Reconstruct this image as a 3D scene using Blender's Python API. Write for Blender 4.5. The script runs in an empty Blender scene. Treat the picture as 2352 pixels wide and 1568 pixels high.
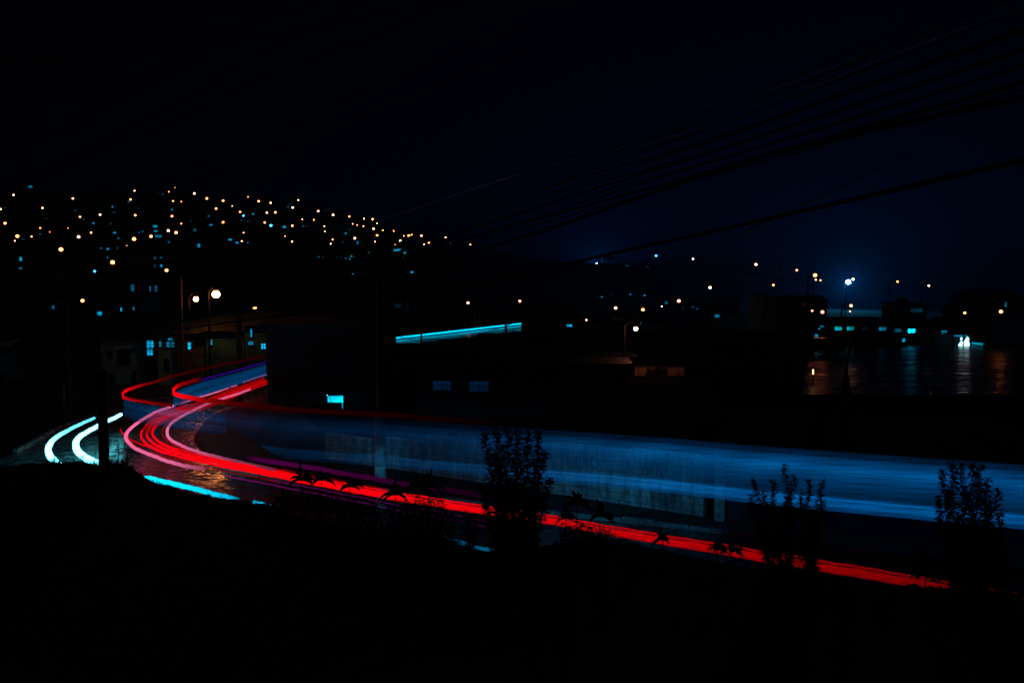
import bpy, math, random
from math import radians, sin, cos, pi
from mathutils import Vector
random.seed(11)
S = bpy.context.scene
C = S.collection
# ------------------------------------------------------------------ camera, world, exposure
F = 2287.0; U0 = 1176.0; V0 = 784.0; HZ = 640.0; CAMZ = 6.4
TH = math.atan((V0 - HZ) / F)
cd = bpy.data.cameras.new('camera'); cam = bpy.data.objects.new('camera', cd); C.objects.link(cam)
cam.location = (0, 0, CAMZ); cam.rotation_euler = (pi/2 - TH, 0, 0)
cd.sensor_width = 36.0; cd.lens = 36.0 * F / 2352.0; cd.clip_start = 0.1; cd.clip_end = 6000
S.camera = cam
w = bpy.data.worlds.new('World'); S.world = w; w.use_nodes = True
nt = w.node_tree; bg = nt.nodes['Background']
sky = nt.nodes.new('ShaderNodeTexSky'); sky.sky_type = 'NISHITA'; sky.sun_disc = False
sky.sun_elevation = radians(-5.0); sky.sun_rotation = radians(35); sky.altitude = 200
bw = nt.nodes.new('ShaderNodeRGBToBW'); nt.links.new(sky.outputs[0], bw.inputs[0])
mx = nt.nodes.new('ShaderNodeMixRGB'); mx.blend_type = 'MULTIPLY'; mx.inputs[0].default_value = 1
mx.inputs[2].default_value = (0.0, 0.14, 0.66, 1)
nt.links.new(bw.outputs[0], mx.inputs[1]); nt.links.new(mx.outputs[0], bg.inputs[0])
bg.inputs[1].default_value = 0.05
S.view_settings.view_transform = 'Standard'; S.view_settings.look = 'None'
S.view_settings.exposure = 0; S.view_settings.gamma = 1
S.cycles.use_denoising = True
S.cycles.max_bounces = 4; S.cycles.sample_clamp_indirect = 3.0
S.cycles.caustics_reflective = False; S.cycles.caustics_refractive = False

# ------------------------------------------------------------------ pixel helpers (positions in the 2352 px wide view)
def ray(u, v):
    cx = (u - U0) / F; cy = -(v - V0) / F
    d = Vector((cx, cos(TH) + cy * sin(TH), -sin(TH) + cy * cos(TH)))
    return d / d.y
def at(u, v, y): return Vector((0, 0, CAMZ)) + ray(u, v) * y
def atz(u, v, z):
    r = ray(u, v); return at(u, v, (z - CAMZ) / r.z)
def c1(x, y): return (.25*x, 390.4+.25*y)
def c2(x, y): return (574.2+.25*x, 390.4+.25*y)
def c3(x, y): return (1162.2+.25*x, 516.8+.25*y)
def c4(x, y): return (1750.2+.25629*x, 516.8+.25629*y)
def c5(x, y): return (x*.27098, y*.27098+723.5)
def c6(x, y): return (x*.27098+574.2, y*.27098+723.5)
def lerp(tab, u):
    if u <= tab[0][0]: return tab[0][1]
    for (a, b), (c, d) in zip(tab, tab[1:]):
        if u <= c: return b + (d-b)*(u-a)/(c-a)
    return tab[-1][1]
VS = [(-900,500),(-300,462),(0,452),(250,440),(450,447),(700,462),(860,505),(1000,545),(1100,568),(1250,597),(1350,604),
      (1480,606),(1530,612),(1600,600),(1660,603),(1720,612),(1800,630),(1900,655),(1960,660),(2100,663),(2200,672),(2352,684),(3200,690)]
def H(x, y):
    if y <= 130: return 0.0
    u = U0 + F*x/y
    vs = lerp(VS, u)
    s = min((y-130)/520.0, 1.0)
    v = 753 + (vs-753)*s**0.75
    z = CAMZ + (HZ-v)/F*y
    if y > 650: z -= (y-650)*0.35
    return z + 0.0
def ground_hit(u, v, h):
    best = None
    for k in range(27, 131):
        y = 5.0*k if k > 0 else 1
        p = at(u, v, y); g = p.z - H(p.x, y) - h
        if g <= 0: return y
        if best is None or g < best[0]: best = (g, y)
    return best[1]

# ------------------------------------------------------------------ mesh helpers
class MB:
    def __init__(s): s.v = []; s.f = []; s.l = []
    def box(s, x0, x1, y0, y1, z0, z1):
        n = len(s.v)
        s.v += [(x0,y0,z0),(x1,y0,z0),(x1,y1,z0),(x0,y1,z0),(x0,y0,z1),(x1,y0,z1),(x1,y1,z1),(x0,y1,z1)]
        s.f += [tuple(n+i for i in q) for q in ((0,3,2,1),(4,5,6,7),(0,1,5,4),(1,2,6,5),(2,3,7,6),(3,0,4,7))]
        return s
    def slab(s, pts, dz):   # polygon (bottom ring) extruded by vector dz
        n = len(s.v); k = len(pts); dz = Vector(dz)
        s.v += [tuple(p) for p in pts] + [tuple(Vector(p)+dz) for p in pts]
        s.f.append(tuple(range(n+k-1, n-1, -1))); s.f.append(tuple(range(n+k, n+2*k)))
        for i in range(k):
            j = (i+1) % k; s.f.append((n+i, n+j, n+k+j, n+k+i))
        return s
    def tube(s, pts, r, sides=6, lum=None, cap=True):
        n0 = len(s.v); m = len(pts)
        for i, p in enumerate(pts):
            p = Vector(p)
            t = (Vector(pts[min(i+1, m-1)]) - Vector(pts[max(i-1, 0)]))
            if t.length < 1e-9: t = Vector((0,0,1))
            t.normalize()
            a = Vector((0,0,1)) if abs(t.z) < .9 else Vector((1,0,0))
            e1 = t.cross(a).normalized(); e2 = e1.cross(t)
            rr = r[i] if isinstance(r, (list, tuple)) else r
            for k in range(sides):
                an = 2*pi*k/sides + .4
                s.v.append(tuple(p + (e1*cos(an) + e2*sin(an))*rr))
                s.l.append(1.0 if lum is None else lum[i])
        for i in range(m-1):
            for k in range(sides):
                a = n0+i*sides+k; b = n0+i*sides+(k+1) % sides
                s.f.append((a, b, b+sides, a+sides))
        if cap:
            s.f.append(tuple(range(n0+sides-1, n0-1, -1))); s.f.append(tuple(range(n0+(m-1)*sides, n0+m*sides)))
        return s
    def ball(s, c, rx, ry, rz, n=10, m=7):
        n0 = len(s.v); c = Vector(c)
        s.v.append(tuple(c+Vector((0,0,-rz))))
        for j in range(1, m):
            ph = -pi/2 + pi*j/m
            for i in range(n):
                a = 2*pi*i/n
                s.v.append((c.x+rx*cos(ph)*cos(a), c.y+ry*cos(ph)*sin(a), c.z+rz*sin(ph)))
        s.v.append(tuple(c+Vector((0,0,rz)))); top = len(s.v)-1
        for i in range(n):
            s.f.append((n0, n0+1+(i+1) % n, n0+1+i))
            s.f.append((top, top-n+i, top-n+(i+1) % n))
            for j in range(m-2):
                a = n0+1+j*n
                s.f.append((a+i, a+(i+1) % n, a+n+(i+1) % n, a+n+i))
        return s
    def leaf(s, p, d, up, L, W, fold=.25):
        p = Vector(p); d = Vector(d).normalized(); sd = d.cross(Vector(up))
        if sd.length < .01: sd = d.cross(Vector((1,0,0)))
        sd.normalize(); nn = sd.cross(d)
        n = len(s.v)
        s.v += [tuple(p), tuple(p+d*L*.45+sd*W/2+nn*W*fold), tuple(p+d*L-nn*L*.12), tuple(p+d*L*.45-sd*W/2+nn*W*fold)]
        s.f += [(n, n+1, n+2), (n, n+2, n+3)]
        return s
    def build(s, name, mat, parent=None, smooth=False, origin=None):
        me = bpy.data.meshes.new(name)
        o0 = Vector((0,0,0))
        if parent is not None: o0 = Vector(parent['_o'])
        elif origin is not None: o0 = Vector(origin)
        me.from_pydata([tuple(Vector(v)-o0) for v in s.v], [], s.f)
        if s.l and len(s.l) == len(s.v):
            at_ = me.attributes.new('lum', 'FLOAT', 'POINT')
            at_.data.foreach_set('value', s.l)
        me.materials.append(mat)
        if smooth:
            me.polygons.foreach_set('use_smooth', [True]*len(me.polygons))
        me.update()
        o = bpy.data.objects.new(name, me); C.objects.link(o)
        if parent is not None:
            o.parent = parent; o['_o'] = parent['_o']
        else:
            o.location = o0; o['_o'] = tuple(o0)
        return o
def tag(o, label=None, cat=None, group=None, kind=None):
    if label: o['label'] = label
    if cat: o['category'] = cat
    if group: o['group'] = group
    if kind: o['kind'] = kind
    return o
def thing(name, loc, label, cat, group=None):
    o = bpy.data.objects.new(name, None); C.objects.link(o); o.location = loc; o['_o'] = tuple(loc)
    o.empty_display_size = .2
    return tag(o, label, cat, group)
def smooth_path(pts, n=8):
    P = [Vector(p) for p in pts]; out = []
    for i in range(len(P)-1):
        p0 = P[max(i-1,0)]; p1 = P[i]; p2 = P[i+1]; p3 = P[min(i+2, len(P)-1)]
        for k in range(n):
            t = k/n
            out.append(.5*((2*p1)+(p2-p0)*t+(2*p0-5*p1+4*p2-p3)*t*t+(3*p1-p0-3*p2+p3)*t**3))
    out.append(P[-1]); return out

def longer(P, d):
    a, b = Vector(P[-2]), Vector(P[-1]); P.append(b + (b-a).normalized()*d); return P
# ------------------------------------------------------------------ materials
def pbr(name, col, rough=.8, metal=0, noise=0, nscale=6.0, bump=0, bscale=40, col2=None):
    m = bpy.data.materials.new(name); m.use_nodes = True; t = m.node_tree; b = t.nodes['Principled BSDF']
    b.inputs['Base Color'].default_value = (*col, 1); b.inputs['Roughness'].default_value = rough; b.inputs['Metallic'].default_value = metal
    tc = t.nodes.new('ShaderNodeTexCoord')
    if noise or col2:
        nz = t.nodes.new('ShaderNodeTexNoise'); nz.inputs['Scale'].default_value = nscale; nz.inputs['Detail'].default_value = 6
        t.links.new(tc.outputs['Object'], nz.inputs['Vector'])
        cr = t.nodes.new('ShaderNodeValToRGB'); e = cr.color_ramp.elements
        e[0].position = .35; e[1].position = .65
        e[0].color = (*[c*(1-noise) for c in col], 1); e[1].color = (*(col2 or [min(1, c*(1+noise)) for c in col]), 1)
        t.links.new(nz.outputs['Fac'], cr.inputs[0]); t.links.new(cr.outputs[0], b.inputs['Base Color'])
    if bump:
        n2 = t.nodes.new('ShaderNodeTexNoise'); n2.inputs['Scale'].default_value = bscale; n2.inputs['Detail'].default_value = 4
        t.links.new(tc.outputs['Object'], n2.inputs['Vector'])
        bp = t.nodes.new('ShaderNodeBump'); bp.inputs['Strength'].default_value = bump; bp.inputs['Distance'].default_value = .02
        t.links.new(n2.outputs['Fac'], bp.inputs['Height']); t.links.new(bp.outputs[0], b.inputs['Normal'])
    return m
def emi(name, col, st, lum=False, sampling=None):
    m = bpy.data.materials.new(name); m.use_nodes = True; t = m.node_tree
    t.nodes.remove(t.nodes['Principled BSDF']); e = t.nodes.new('ShaderNodeEmission')
    e.inputs[0].default_value = (*col, 1); e.inputs[1].default_value = st
    if lum:
        a = t.nodes.new('ShaderNodeAttribute'); a.attribute_name = 'lum'
        mu = t.nodes.new('ShaderNodeMath'); mu.operation = 'MULTIPLY'; mu.inputs[1].default_value = st
        t.links.new(a.outputs['Fac'], mu.inputs[0]); t.links.new(mu.outputs[0], e.inputs[1])
    t.links.new(e.outputs[0], t.nodes['Material Output'].inputs[0])
    if sampling: m.cycles.emission_sampling = sampling
    return m
def win_mat(name, col, st):    # lit curtain/window: uneven brightness, glazing bars
    m = bpy.data.materials.new(name); m.use_nodes = True; t = m.node_tree
    t.nodes.remove(t.nodes['Principled BSDF']); e = t.nodes.new('ShaderNodeEmission')
    tc = t.nodes.new('ShaderNodeTexCoord'); nz = t.nodes.new('ShaderNodeTexNoise'); nz.inputs['Scale'].default_value = 2.2; nz.inputs['Detail'].default_value = 3
    t.links.new(tc.outputs['Object'], nz.inputs['Vector'])
    mr = t.nodes.new('ShaderNodeMapRange'); mr.inputs[1].default_value = .35; mr.inputs[2].default_value = .65
    mr.inputs[3].default_value = st*.45; mr.inputs[4].default_value = st*1.3
    t.links.new(nz.outputs['Fac'], mr.inputs[0]); t.links.new(mr.outputs[0], e.inputs[1])
    e.inputs[0].default_value = (*col, 1); t.links.new(e.outputs[0], t.nodes['Material Output'].inputs[0])
    return m
def wet(name, base, r0, r1, scale, bump, stretch=(1,1,1), patch=.55, edge=.11):
    m = bpy.data.materials.new(name); m.use_nodes = True; t = m.node_tree; b = t.nodes['Principled BSDF']
    tc = t.nodes.new('ShaderNodeTexCoord'); mp = t.nodes.new('ShaderNodeMapping'); mp.inputs['Scale'].default_value = stretch
    t.links.new(tc.outputs['Object'], mp.inputs['Vector'])
    n1 = t.nodes.new('ShaderNodeTexNoise'); n1.inputs['Scale'].default_value = patch; n1.inputs['Detail'].default_value = 9; n1.inputs['Roughness'].default_value = .65
    t.links.new(mp.outputs[0], n1.inputs['Vector'])
    mr = t.nodes.new('ShaderNodeMapRange'); mr.inputs[1].default_value = .51-edge; mr.inputs[2].default_value = .51+edge; mr.inputs[3].default_value = r0; mr.inputs[4].default_value = r1
    t.links.new(n1.outputs['Fac'], mr.inputs[0]); t.links.new(mr.outputs[0], b.inputs['Roughness'])
    n2 = t.nodes.new('ShaderNodeTexNoise'); n2.inputs['Scale'].default_value = scale; n2.inputs['Detail'].default_value = 3
    t.links.new(mp.outputs[0], n2.inputs['Vector'])
    bp = t.nodes.new('ShaderNodeBump'); bp.inputs['Strength'].default_value = bump; bp.inputs['Distance'].default_value = .03
    t.links.new(n2.outputs['Fac'], bp.inputs['Height']); t.links.new(bp.outputs[0], b.inputs['Normal'])
    n3 = t.nodes.new('ShaderNodeTexNoise'); n3.inputs['Scale'].default_value = 3; n3.inputs['Detail'].default_value = 8
    t.links.new(tc.outputs['Object'], n3.inputs['Vector'])
    cr = t.nodes.new('ShaderNodeValToRGB'); cr.color_ramp.elements[0].color = (*[c*.6 for c in base],1); cr.color_ramp.elements[1].color = (*[c*1.4 for c in base],1)
    t.links.new(n3.outputs['Fac'], cr.inputs[0]); t.links.new(cr.outputs[0], b.inputs['Base Color'])
    return m
def block(name, c_a, c_b, mortar, sx, sy, scale=1.0, rough=.85):
    m = bpy.data.materials.new(name); m.use_nodes = True; t = m.node_tree; b = t.nodes['Principled BSDF']; b.inputs['Roughness'].default_value = rough
    uv = t.nodes.new('ShaderNodeTexCoord'); sep = t.nodes.new('ShaderNodeSeparateXYZ'); com = t.nodes.new('ShaderNodeCombineXYZ')
    t.links.new(uv.outputs['Object'], sep.inputs[0]); t.links.new(sep.outputs[0], com.inputs[0]); t.links.new(sep.outputs[2], com.inputs[1])
    bk = t.nodes.new('ShaderNodeTexBrick'); bk.inputs['Scale'].default_value = scale; bk.inputs['Brick Width'].default_value = sx; bk.inputs['Row Height'].default_value = sy
    bk.inputs['Color1'].default_value = (*c_a,1); bk.inputs['Color2'].default_value = (*c_b,1); bk.inputs['Mortar'].default_value = (*mortar,1); bk.inputs['Mortar Size'].default_value = .012
    t.links.new(com.outputs[0], bk.inputs['Vector'])
    nz = t.nodes.new('ShaderNodeTexNoise'); nz.inputs['Scale'].default_value = 1.6; nz.inputs['Detail'].default_value = 9; nz.inputs['Roughness'].default_value = .7
    mp = t.nodes.new('ShaderNodeMapping'); mp.inputs['Scale'].default_value = (2.4, 2.4, .7)
    t.links.new(uv.outputs['Object'], mp.inputs[0]); t.links.new(mp.outputs[0], nz.inputs['Vector'])
    cr = t.nodes.new('ShaderNodeValToRGB'); cr.color_ramp.elements[0].position = .38; cr.color_ramp.elements[1].position = .62
    cr.color_ramp.elements[0].color = (.22,.22,.22,1); cr.color_ramp.elements[1].color = (1,1,1,1)
    t.links.new(nz.outputs['Fac'], cr.inputs[0])
    mxx = t.nodes.new('ShaderNodeMixRGB'); mxx.blend_type = 'MULTIPLY'; mxx.inputs[0].default_value = 1
    t.links.new(bk.outputs['Color'], mxx.inputs[1]); t.links.new(cr.outputs[0], mxx.inputs[2]); t.links.new(mxx.outputs[0], b.inputs['Base Color'])
    bp = t.nodes.new('ShaderNodeBump'); bp.inputs['Strength'].default_value = .5; bp.inputs['Distance'].default_value = .02
    t.links.new(bk.outputs['Fac'], bp.inputs['Height']); bp.invert = True; t.links.new(bp.outputs[0], b.inputs['Normal'])
    return m
M = dict(
    soil=pbr('soil', (.045,.04,.03), .95, noise=.5, nscale=2, bump=.6, bscale=9),
    hill=pbr('hill_ground', (.012,.022,.022), .95, noise=.5, nscale=.05),
    road=wet('wet_asphalt', (.03,.03,.032), .05, .55, 6, .5, (1,1.3,1), 2.6, .04),
    lot=wet('wet_lot_asphalt', (.02,.02,.024), .16, .60, 2.6, .5, (.4,3.0,1)), cream=pbr('cream_plaster', (.46,.38,.33), .85, noise=.25, nscale=1.6),
    kerb=wet('wet_concrete_kerb', (.09,.085,.08), .2, .4, 14, .8),
    verge=pbr('verge', (.05,.055,.04), .85, noise=.5, nscale=5, bump=.8, bscale=18),
    wall=block('stained_blockwork', (.34,.34,.33), (.26,.26,.25), (.13,.13,.13), .40, .20),
    brick=block('red_brick', (.42,.13,.07), (.34,.10,.055), (.3,.25,.2), .24, .08),
    plaster=pbr('stained_plaster', (.16,.56,.55), .85, noise=.3, nscale=.9, bump=.2, bscale=20),
    plaster2=pbr('grey_plaster', (.015,.12,.16), .85, noise=.35, nscale=1.3, bump=.2, bscale=20),
    dark=pbr('dark_wall', (.02,.035,.05), .9, noise=.4, nscale=1.0),
    board=pbr('weathered_boards', (.05,.09,.10), .8, noise=.4, nscale=3),
    roof=pbr('old_tin_roof', (.012,.02,.03), .6, .3, noise=.5, nscale=1.5),
    tin=pbr('galvanised_sheet', (.22,.22,.23), .45, .6, noise=.3, nscale=2),
    concrete=pbr('mottled_concrete', (.30,.30,.29), .85, noise=.45, nscale=5, bump=.4, bscale=14),
    wood=pbr('dark_timber', (.05,.035,.025), .85, noise=.4, nscale=6),
    steel=pbr('painted_steel', (.10,.10,.105), .5, .5, noise=.2, nscale=8),
    cable=pbr('cable_sheath', (.008,.008,.01), .75, noise=.3, nscale=20),
    barecable=pbr('bare_aluminium_cable', (.35,.36,.38), .4, .8, noise=.3, nscale=20),
    leaf=pbr('leaf', (.045,.07,.025), .7, noise=.4, nscale=9),
    leaf2=pbr('broad_leaf', (.04,.08,.03), .6, noise=.3, nscale=9),
    bark=pbr('bark', (.05,.04,.03), .9, noise=.3, nscale=9),
    sign_y=pbr('yellow_sign_face', (.30,.12,.02), .6, noise=.1, nscale=5),
    signb=pbr('black_symbol', (.02,.02,.02), .6, noise=.1, nscale=5),
    car=pbr('dark_car_paint', (.02,.022,.03), .25, .3, noise=.1, nscale=5),
    rubber=pbr('tyre_rubber', (.02,.02,.02), .9, noise=.1, nscale=5),
    glass=pbr('dark_window_glass', (.02,.025,.03), .12, noise=.1, nscale=5),
    paint=pbr('graffiti_paint', (.02,.02,.025), .7, noise=.2, nscale=5),
    paintr=pbr('red_graffiti_paint', (.40,.05,.03), .7, noise=.2, nscale=5),
    paintb=pbr('blue_graffiti_paint', (.03,.08,.16), .7, noise=.2, nscale=5),
    orange=emi('sodium_lamp', (1,.25,.055), 13), orange2=emi('pale_sodium_lamp', (1,.42,.20), 15), orange_big=emi('sodium_lamp_near', (1,.25,.05), 100),
    redlamp=emi('reddish_sodium_lamp', (1,.20,.09), 14), shedlamp=emi('shed_sodium_lamp', (1,.30,.15), 170),
    warmw=emi('warm_white_lamp', (1,.62,.35), 14),
    blueL=emi('blue_white_lamp', (.03,.40,1), 8), blueBig=emi('blue_floodlight', (.05,.55,1), 1300), blueRidge=emi('blue_ridge_light', (.03,.45,1), 900),
    red=emi('tail_light', (1,.0,.004), 1.25, True), pink=emi('pink_tail_light', (1,.17,.40), .95, True),
    purple=emi('purple_light', (.30,.0,.22), .55, True), cyanw=emi('head_light', (.30,2.2,2.6), 3.2, True),
    cyan=emi('far_head_light', (.0,.62,1), 1.5, True), bluebus=emi('coach_side_light', (.0,.115,.40), 1.0, True),
    bluen=emi('near_blue_light', (.0,.30,.62), .8, True),
    blues=emi('violet_blue_light', (.025,.0,.22), .8, True),
)
WB = {}
def wmat(b, teal=False):
    b = min(b*1.3, 3)
    if teal == 2:
        if 'd' not in WB: WB['d'] = win_mat('dim_blue_window', (0,.007,.026), 1.0)
        return WB['d']
    k = (round(b*10), teal)
    if k not in WB:
        WB[k] = win_mat('lit_window', (.0,.55,.62) if teal else (.0,.42,.80), .9*(k[0]/10)**1.6)
    return WB[k]

def matte(name, col, noise=.4, ns=2):
    m = pbr(name, col, .95, noise=noise, nscale=ns); m.node_tree.nodes['Principled BSDF'].inputs['Specular IOR Level'].default_value = 0.02; return m
M['hill'] = matte('hill_ground', (.012,.018,.018), .5, .05); M['polewood'] = matte('tarred_pole', (.012,.011,.010)); M['flatroof'] = matte('felt_roof', (.008,.010,.014)); M['cable'] = matte('cable_sheath', (.006,.006,.008))
# ------------------------------------------------------------------ ground, hills, roads
def grid(xs, ys, fz, name, mat):
    m = MB(); nx = len(xs[0]) if isinstance(xs[0], list) else len(xs)
    for j, y in enumerate(ys):
        row = xs[j] if isinstance(xs[0], list) else xs
        for x in row: m.v.append((x, y, fz(x, y)))
    for j in range(len(ys)-1):
        for i in range(nx-1):
            a = j*nx+i; m.f.append((a, a+1, a+nx+1, a+nx))
    return m.build(name, mat, smooth=True)
ys = [-60,-20,0,20,40,60,80,100,130] + [130+13*i for i in range(1,41)] + [680,720,800,900]
rows = [[-(y*.95+90) + (y*.95+90)*2*i/90 for i in range(91)] if y > 0 else [-90+2*i for i in range(91)] for y in ys]
tag(grid(rows, ys, lambda x, y: H(x,y) - .06 + (0 if y < 150 else .4*sin(x*.31)*sin(y*.17)), 'ground', M['hill']), 'dark hillside and valley floor under the night sky', kind='structure')
def poly(name, pts, z, mat, label, thick=.05):
    P = [atz(u, v, z) for u, v in pts]
    P = [Vector((p.x, p.y, z-thick)) for p in P]
    o = MB().slab(P, (0,0,thick)).build(name, mat)
    return tag(o, label, kind='structure')
far_edge = [(612,912),(539,937),(480,962),(447,992),(436,1015),(447,1040),(490,1066),(555,1088),(742,1116),(1176,1172),(1620,1222),(2352,1322),(2700,1366),(3300,1440)]
outer = [(40,1040),(122,994),(163,975),(276,944),(400,915),(612,884),(700,876)]
road = [(3300,1760),(2700,1620),(2352,1566),(1176,1445),(500,1250),(0,1215),(-250,1180),(-120,1100)] + outer + [(700,900)] + far_edge
poly('road', road, 0.0, M['road'], 'wet asphalt road curving past the wall')
# kerbs: real steps along both edges
def kerb(name, px, label, w_=.16, h=.13, side=1, seg=.9, mat='kerb'):
    P = smooth_path([atz(u, v, 0) for u, v in px], 10)
    m = MB(); acc = 0; 
    L = [0]
    for a, b in zip(P, P[1:]): L.append(L[-1]+(b-a).length)
    def pos(s):
        for i in range(len(L)-1):
            if s <= L[i+1]:
                t = (s-L[i])/max(1e-6, L[i+1]-L[i]); return P[i].lerp(P[i+1], t)
        return P[-1]
    s = 0
    while s < L[-1]-.2:
        e = min(s+seg-.03, L[-1]); a = pos(s); b = pos(e); d = (b-a).normalized(); nrm = Vector((-d.y, d.x, 0))*side*w_
        hh = h + random.uniform(-.02, .02); j = nrm*random.uniform(-.1,.1)
        m.slab([a+j, b+j, b+nrm+j, a+nrm+j] if side > 0 else [b+j, a+j, a+nrm+j, b+nrm+j], (0,0,hh)); s += seg
    return tag(m.build(name, M[mat]), label, kind='structure')
kerb('kerb', far_edge, 'wet kerb stones along the inner side of the bend')
kerb('outer_kerb', outer[:6], 'glinting broken kerb along the outer side of the bend', side=1)
verge = [(612,905),(539,930),(483,955),(452,988),(442,1013),(452,1036),(492,1060),(560,1081),(742,1108),(1176,1162),(1620,1212),(2352,1308),(2700,1350),(2700,1180),(2352,1150),(1620,1100),(1176,1050),(742,990),(612,880)]
poly('verge', verge, .10, M['verge'], 'rough verge between the kerb and the block wall', .12)
poly('parking_lot', [(1840,905),(1855,810),(1900,788),(2700,786),(2700,910)], 0.0, M['lot'], 'flooded asphalt yard reflecting the windows')
# hillside road with cyan head-light line, seen between two buildings
hr = [at(870,801,73.5), at(1205,759,96), at(1205,743,111), at(870,776.5,87)]
tag(MB().slab([Vector((p.x,p.y,p.z-.1)) for p in hr], (0,0,.1)).build('upper_road', wet('rough_wet_road', (.03,.03,.03), .22, .5, 9, .3)), 'wet upper road beyond the dark houses', kind='structure')

# foreground bank
CR = [(-260,1075,21),(0,1075,20),(60,1068,20),(110,1062,20),(200,1064,19.5),(285,1062,19),(335,1102,18.5),(420,1127,18),(530,1150,17.5),(620,1160,17),(700,1196,16.5),(800,1212,16),(900,1222,15.5),
      (1000,1232,15),(1050,1246,14.7),(1110,1272,14.4),(1200,1266,14),(1300,1247,13.6),(1430,1241,13.2),(1520,1266,13),(1620,1286,12.7),(1700,1301,12.4),(1900,1322,12),(2050,1346,11.6),(2180,1352,11.3),(2352,1364,11),(2620,1428,10.5)]
def crest(u):
    v = lerp([(a,b) for a,b,c in CR], u); d = lerp([(a,c) for a,b,c in CR], u); return v, d
def crest_pt(u, dv=0, dy=0):
    v, d = crest(u); return at(u, v+dv, d+dy)
m = MB(); NU = 150; NT = 16
for i in range(NU+1):
    u = -260 + 2880*i/NU; c = crest_pt(u) + Vector((0,0,.03*sin(i*1.7)+.025*sin(i*.63)))
    base = Vector((c.x*1.12, c.y+1.6+c.z*.35, -.1))
    near = Vector((c.x*.25, 1.2, 4.55))
    far2 = Vector((c.x*.25-(.0), -8, 4.7))
    col = [base, c.lerp(base,.45)+Vector((0,.1,-.1)), c]
    for k in range(1, NT): 
        t = k/(NT-1); q = c.lerp(near, t); q.z += -.35*sin(pi*t) + .05*sin(i*.9+k*2.1)*(1-t); col.append(q)
    col.append(far2); m.v += [tuple(q) for q in col]
n = len(col)
for i in range(NU):
    for k in range(n-1):
        a = i*n+k; m.f.append((a, a+1, a+n+1, a+n))
tag(m.build('embankment', M['soil'], smooth=True), 'black grassy bank below the camera', kind='structure')

# ------------------------------------------------------------------ light trails: long thin glowing lines at lamp height over the road
def trail(name, px, z, r, mat, label, lum=None, taper=None, n=8, off=(0,0,0), zf=None, group=None, lat=0.0, dz=0.0):
    P = [atz(u, v, z) for u, v in px]
    P = smooth_path(P, n)
    if px[-1][0] > 2400: P = longer(P, 9)
    if lat:
        Q = []
        for i, p in enumerate(P):
            d = (P[min(i+1,len(P)-1)]-P[max(i-1,0)]).normalized(); Q.append(p + Vector((-d.y, d.x, 0))*(lerp(lat, i/(len(P)-1)) if isinstance(lat, list) else lat))
        P = Q
    P = [p+Vector(off) for p in P]
    P = [p + Vector((0,0,dz+.006*sin(i*1.9)+.005*sin(i*.7+1))) for i, p in enumerate(P)]
    N = len(P)
    lm = [1.0]*N if lum is None else [lerp(lum, i/(N-1)) for i in range(N)]
    rr = [r*(1 if taper is None else lerp(taper, i/(N-1))) for i in range(N)]
    o = MB().tube(P, rr, 8, lm).build(name, M[mat], smooth=True)
    return tag(o, label, 'light trail', group or 'light trails above the road')
pk = [c5(*p) for p in ((2255,508),(2100,555),(1990,595),(1800,660),(1600,720),(1450,775),(1300,830),(1150,925),(1085,985),(1067,1030),(1087,1075),(1150,1130),(1270,1180),(1400,1230),(1560,1275),(1735,1300))]
trail('light_trail', pk, 1.0, .056, 'pink', 'pink light trail sweeping round the outside of the bend', lum=[(0,.72),(.5,1),(.9,.8),(1,.25)], taper=[(0,.8),(.5,1),(1,.9)])
trail('light_trail', pk[5:14], 0.94, .022, 'red', 'thin red edge under the outer pink light trail', lum=[(0,.2),(.4,.9),(1,.3)], lat=-.05)
pk2 = [c5(*p) for p in ((2120,628),(1990,675),(1800,735),(1650,800),(1500,880),(1432,940),(1417,1000),(1442,1050),(1530,1100),(1640,1145),(1800,1190),(1950,1225),(2100,1258),(2331,1312))]
trail('light_trail', pk2, 1.0, .054, 'pink', 'pink light trail round the inner side of the bend', lum=[(0,.7),(.45,1),(.7,.6),(.85,.25),(1,.12)], taper=[(0,.8),(.5,.95),(1,.7)])
pp = [(560,1064),(632,1076),(720,1090),(791,1103),(926,1127),(1062,1147),(1180,1166)]
for k in range(4):
    trail('light_trail', pp, 1.0, .015, 'purple', ['faint purple light trail just above the red ones beside the wall','second faint purple light trail above the red band','third faint purple light trail above the red band','topmost faint purple light trail above the red band'][k], lum=[(0,.0),(.12,.38),(.4,.30),(.6,.18),(.8,.08),(1,.0)], dz=.14+.033*k)
rc = [(611,875),(542,900),(461,932),(406,947),(360,966),(343,981),(337,997),(345.5,1012),(368.5,1027),(406,1039),(461,1053),(542,1071),(632,1088),(682,1099),(791,1119),(872,1134),(1000,1154),(1100,1170),(1250,1192),(1430,1224),(1600,1252),(1760,1279),(1900,1302),(2050,1327),(2150,1344),(2352,1380),(2500,1405)]
ZR = .88
full = [(0,.35),(.2,.55),(.3,1),(.55,1),(.66,.75),(.76,.42),(.85,.24),(.93,.14),(1,.08)]
names3 = ['left thick red light trail in the bend','middle thick red light trail in the bend','right thick red light trail in the bend']
for k, lt in enumerate((-.19, 0.0, .19)):
    trail('light_trail', rc, ZR, .042, 'red', names3[k], lum=full, lat=[(0,-lt),(.38,-lt),(.52,-lt*.25),(1,-lt*.2)], dz=-.03*(k-1), taper=[(0,.7),(.3,1),(.42,.7),(.5,.4),(.7,.28),(1,.25)])
trail('light_trail', rc[1:16], ZR, .014, 'red', 'faint thin red light trail left of the thick ones in the bend', lum=[(0,.2),(.5,.35),(1,.1)], lat=.52)
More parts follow.
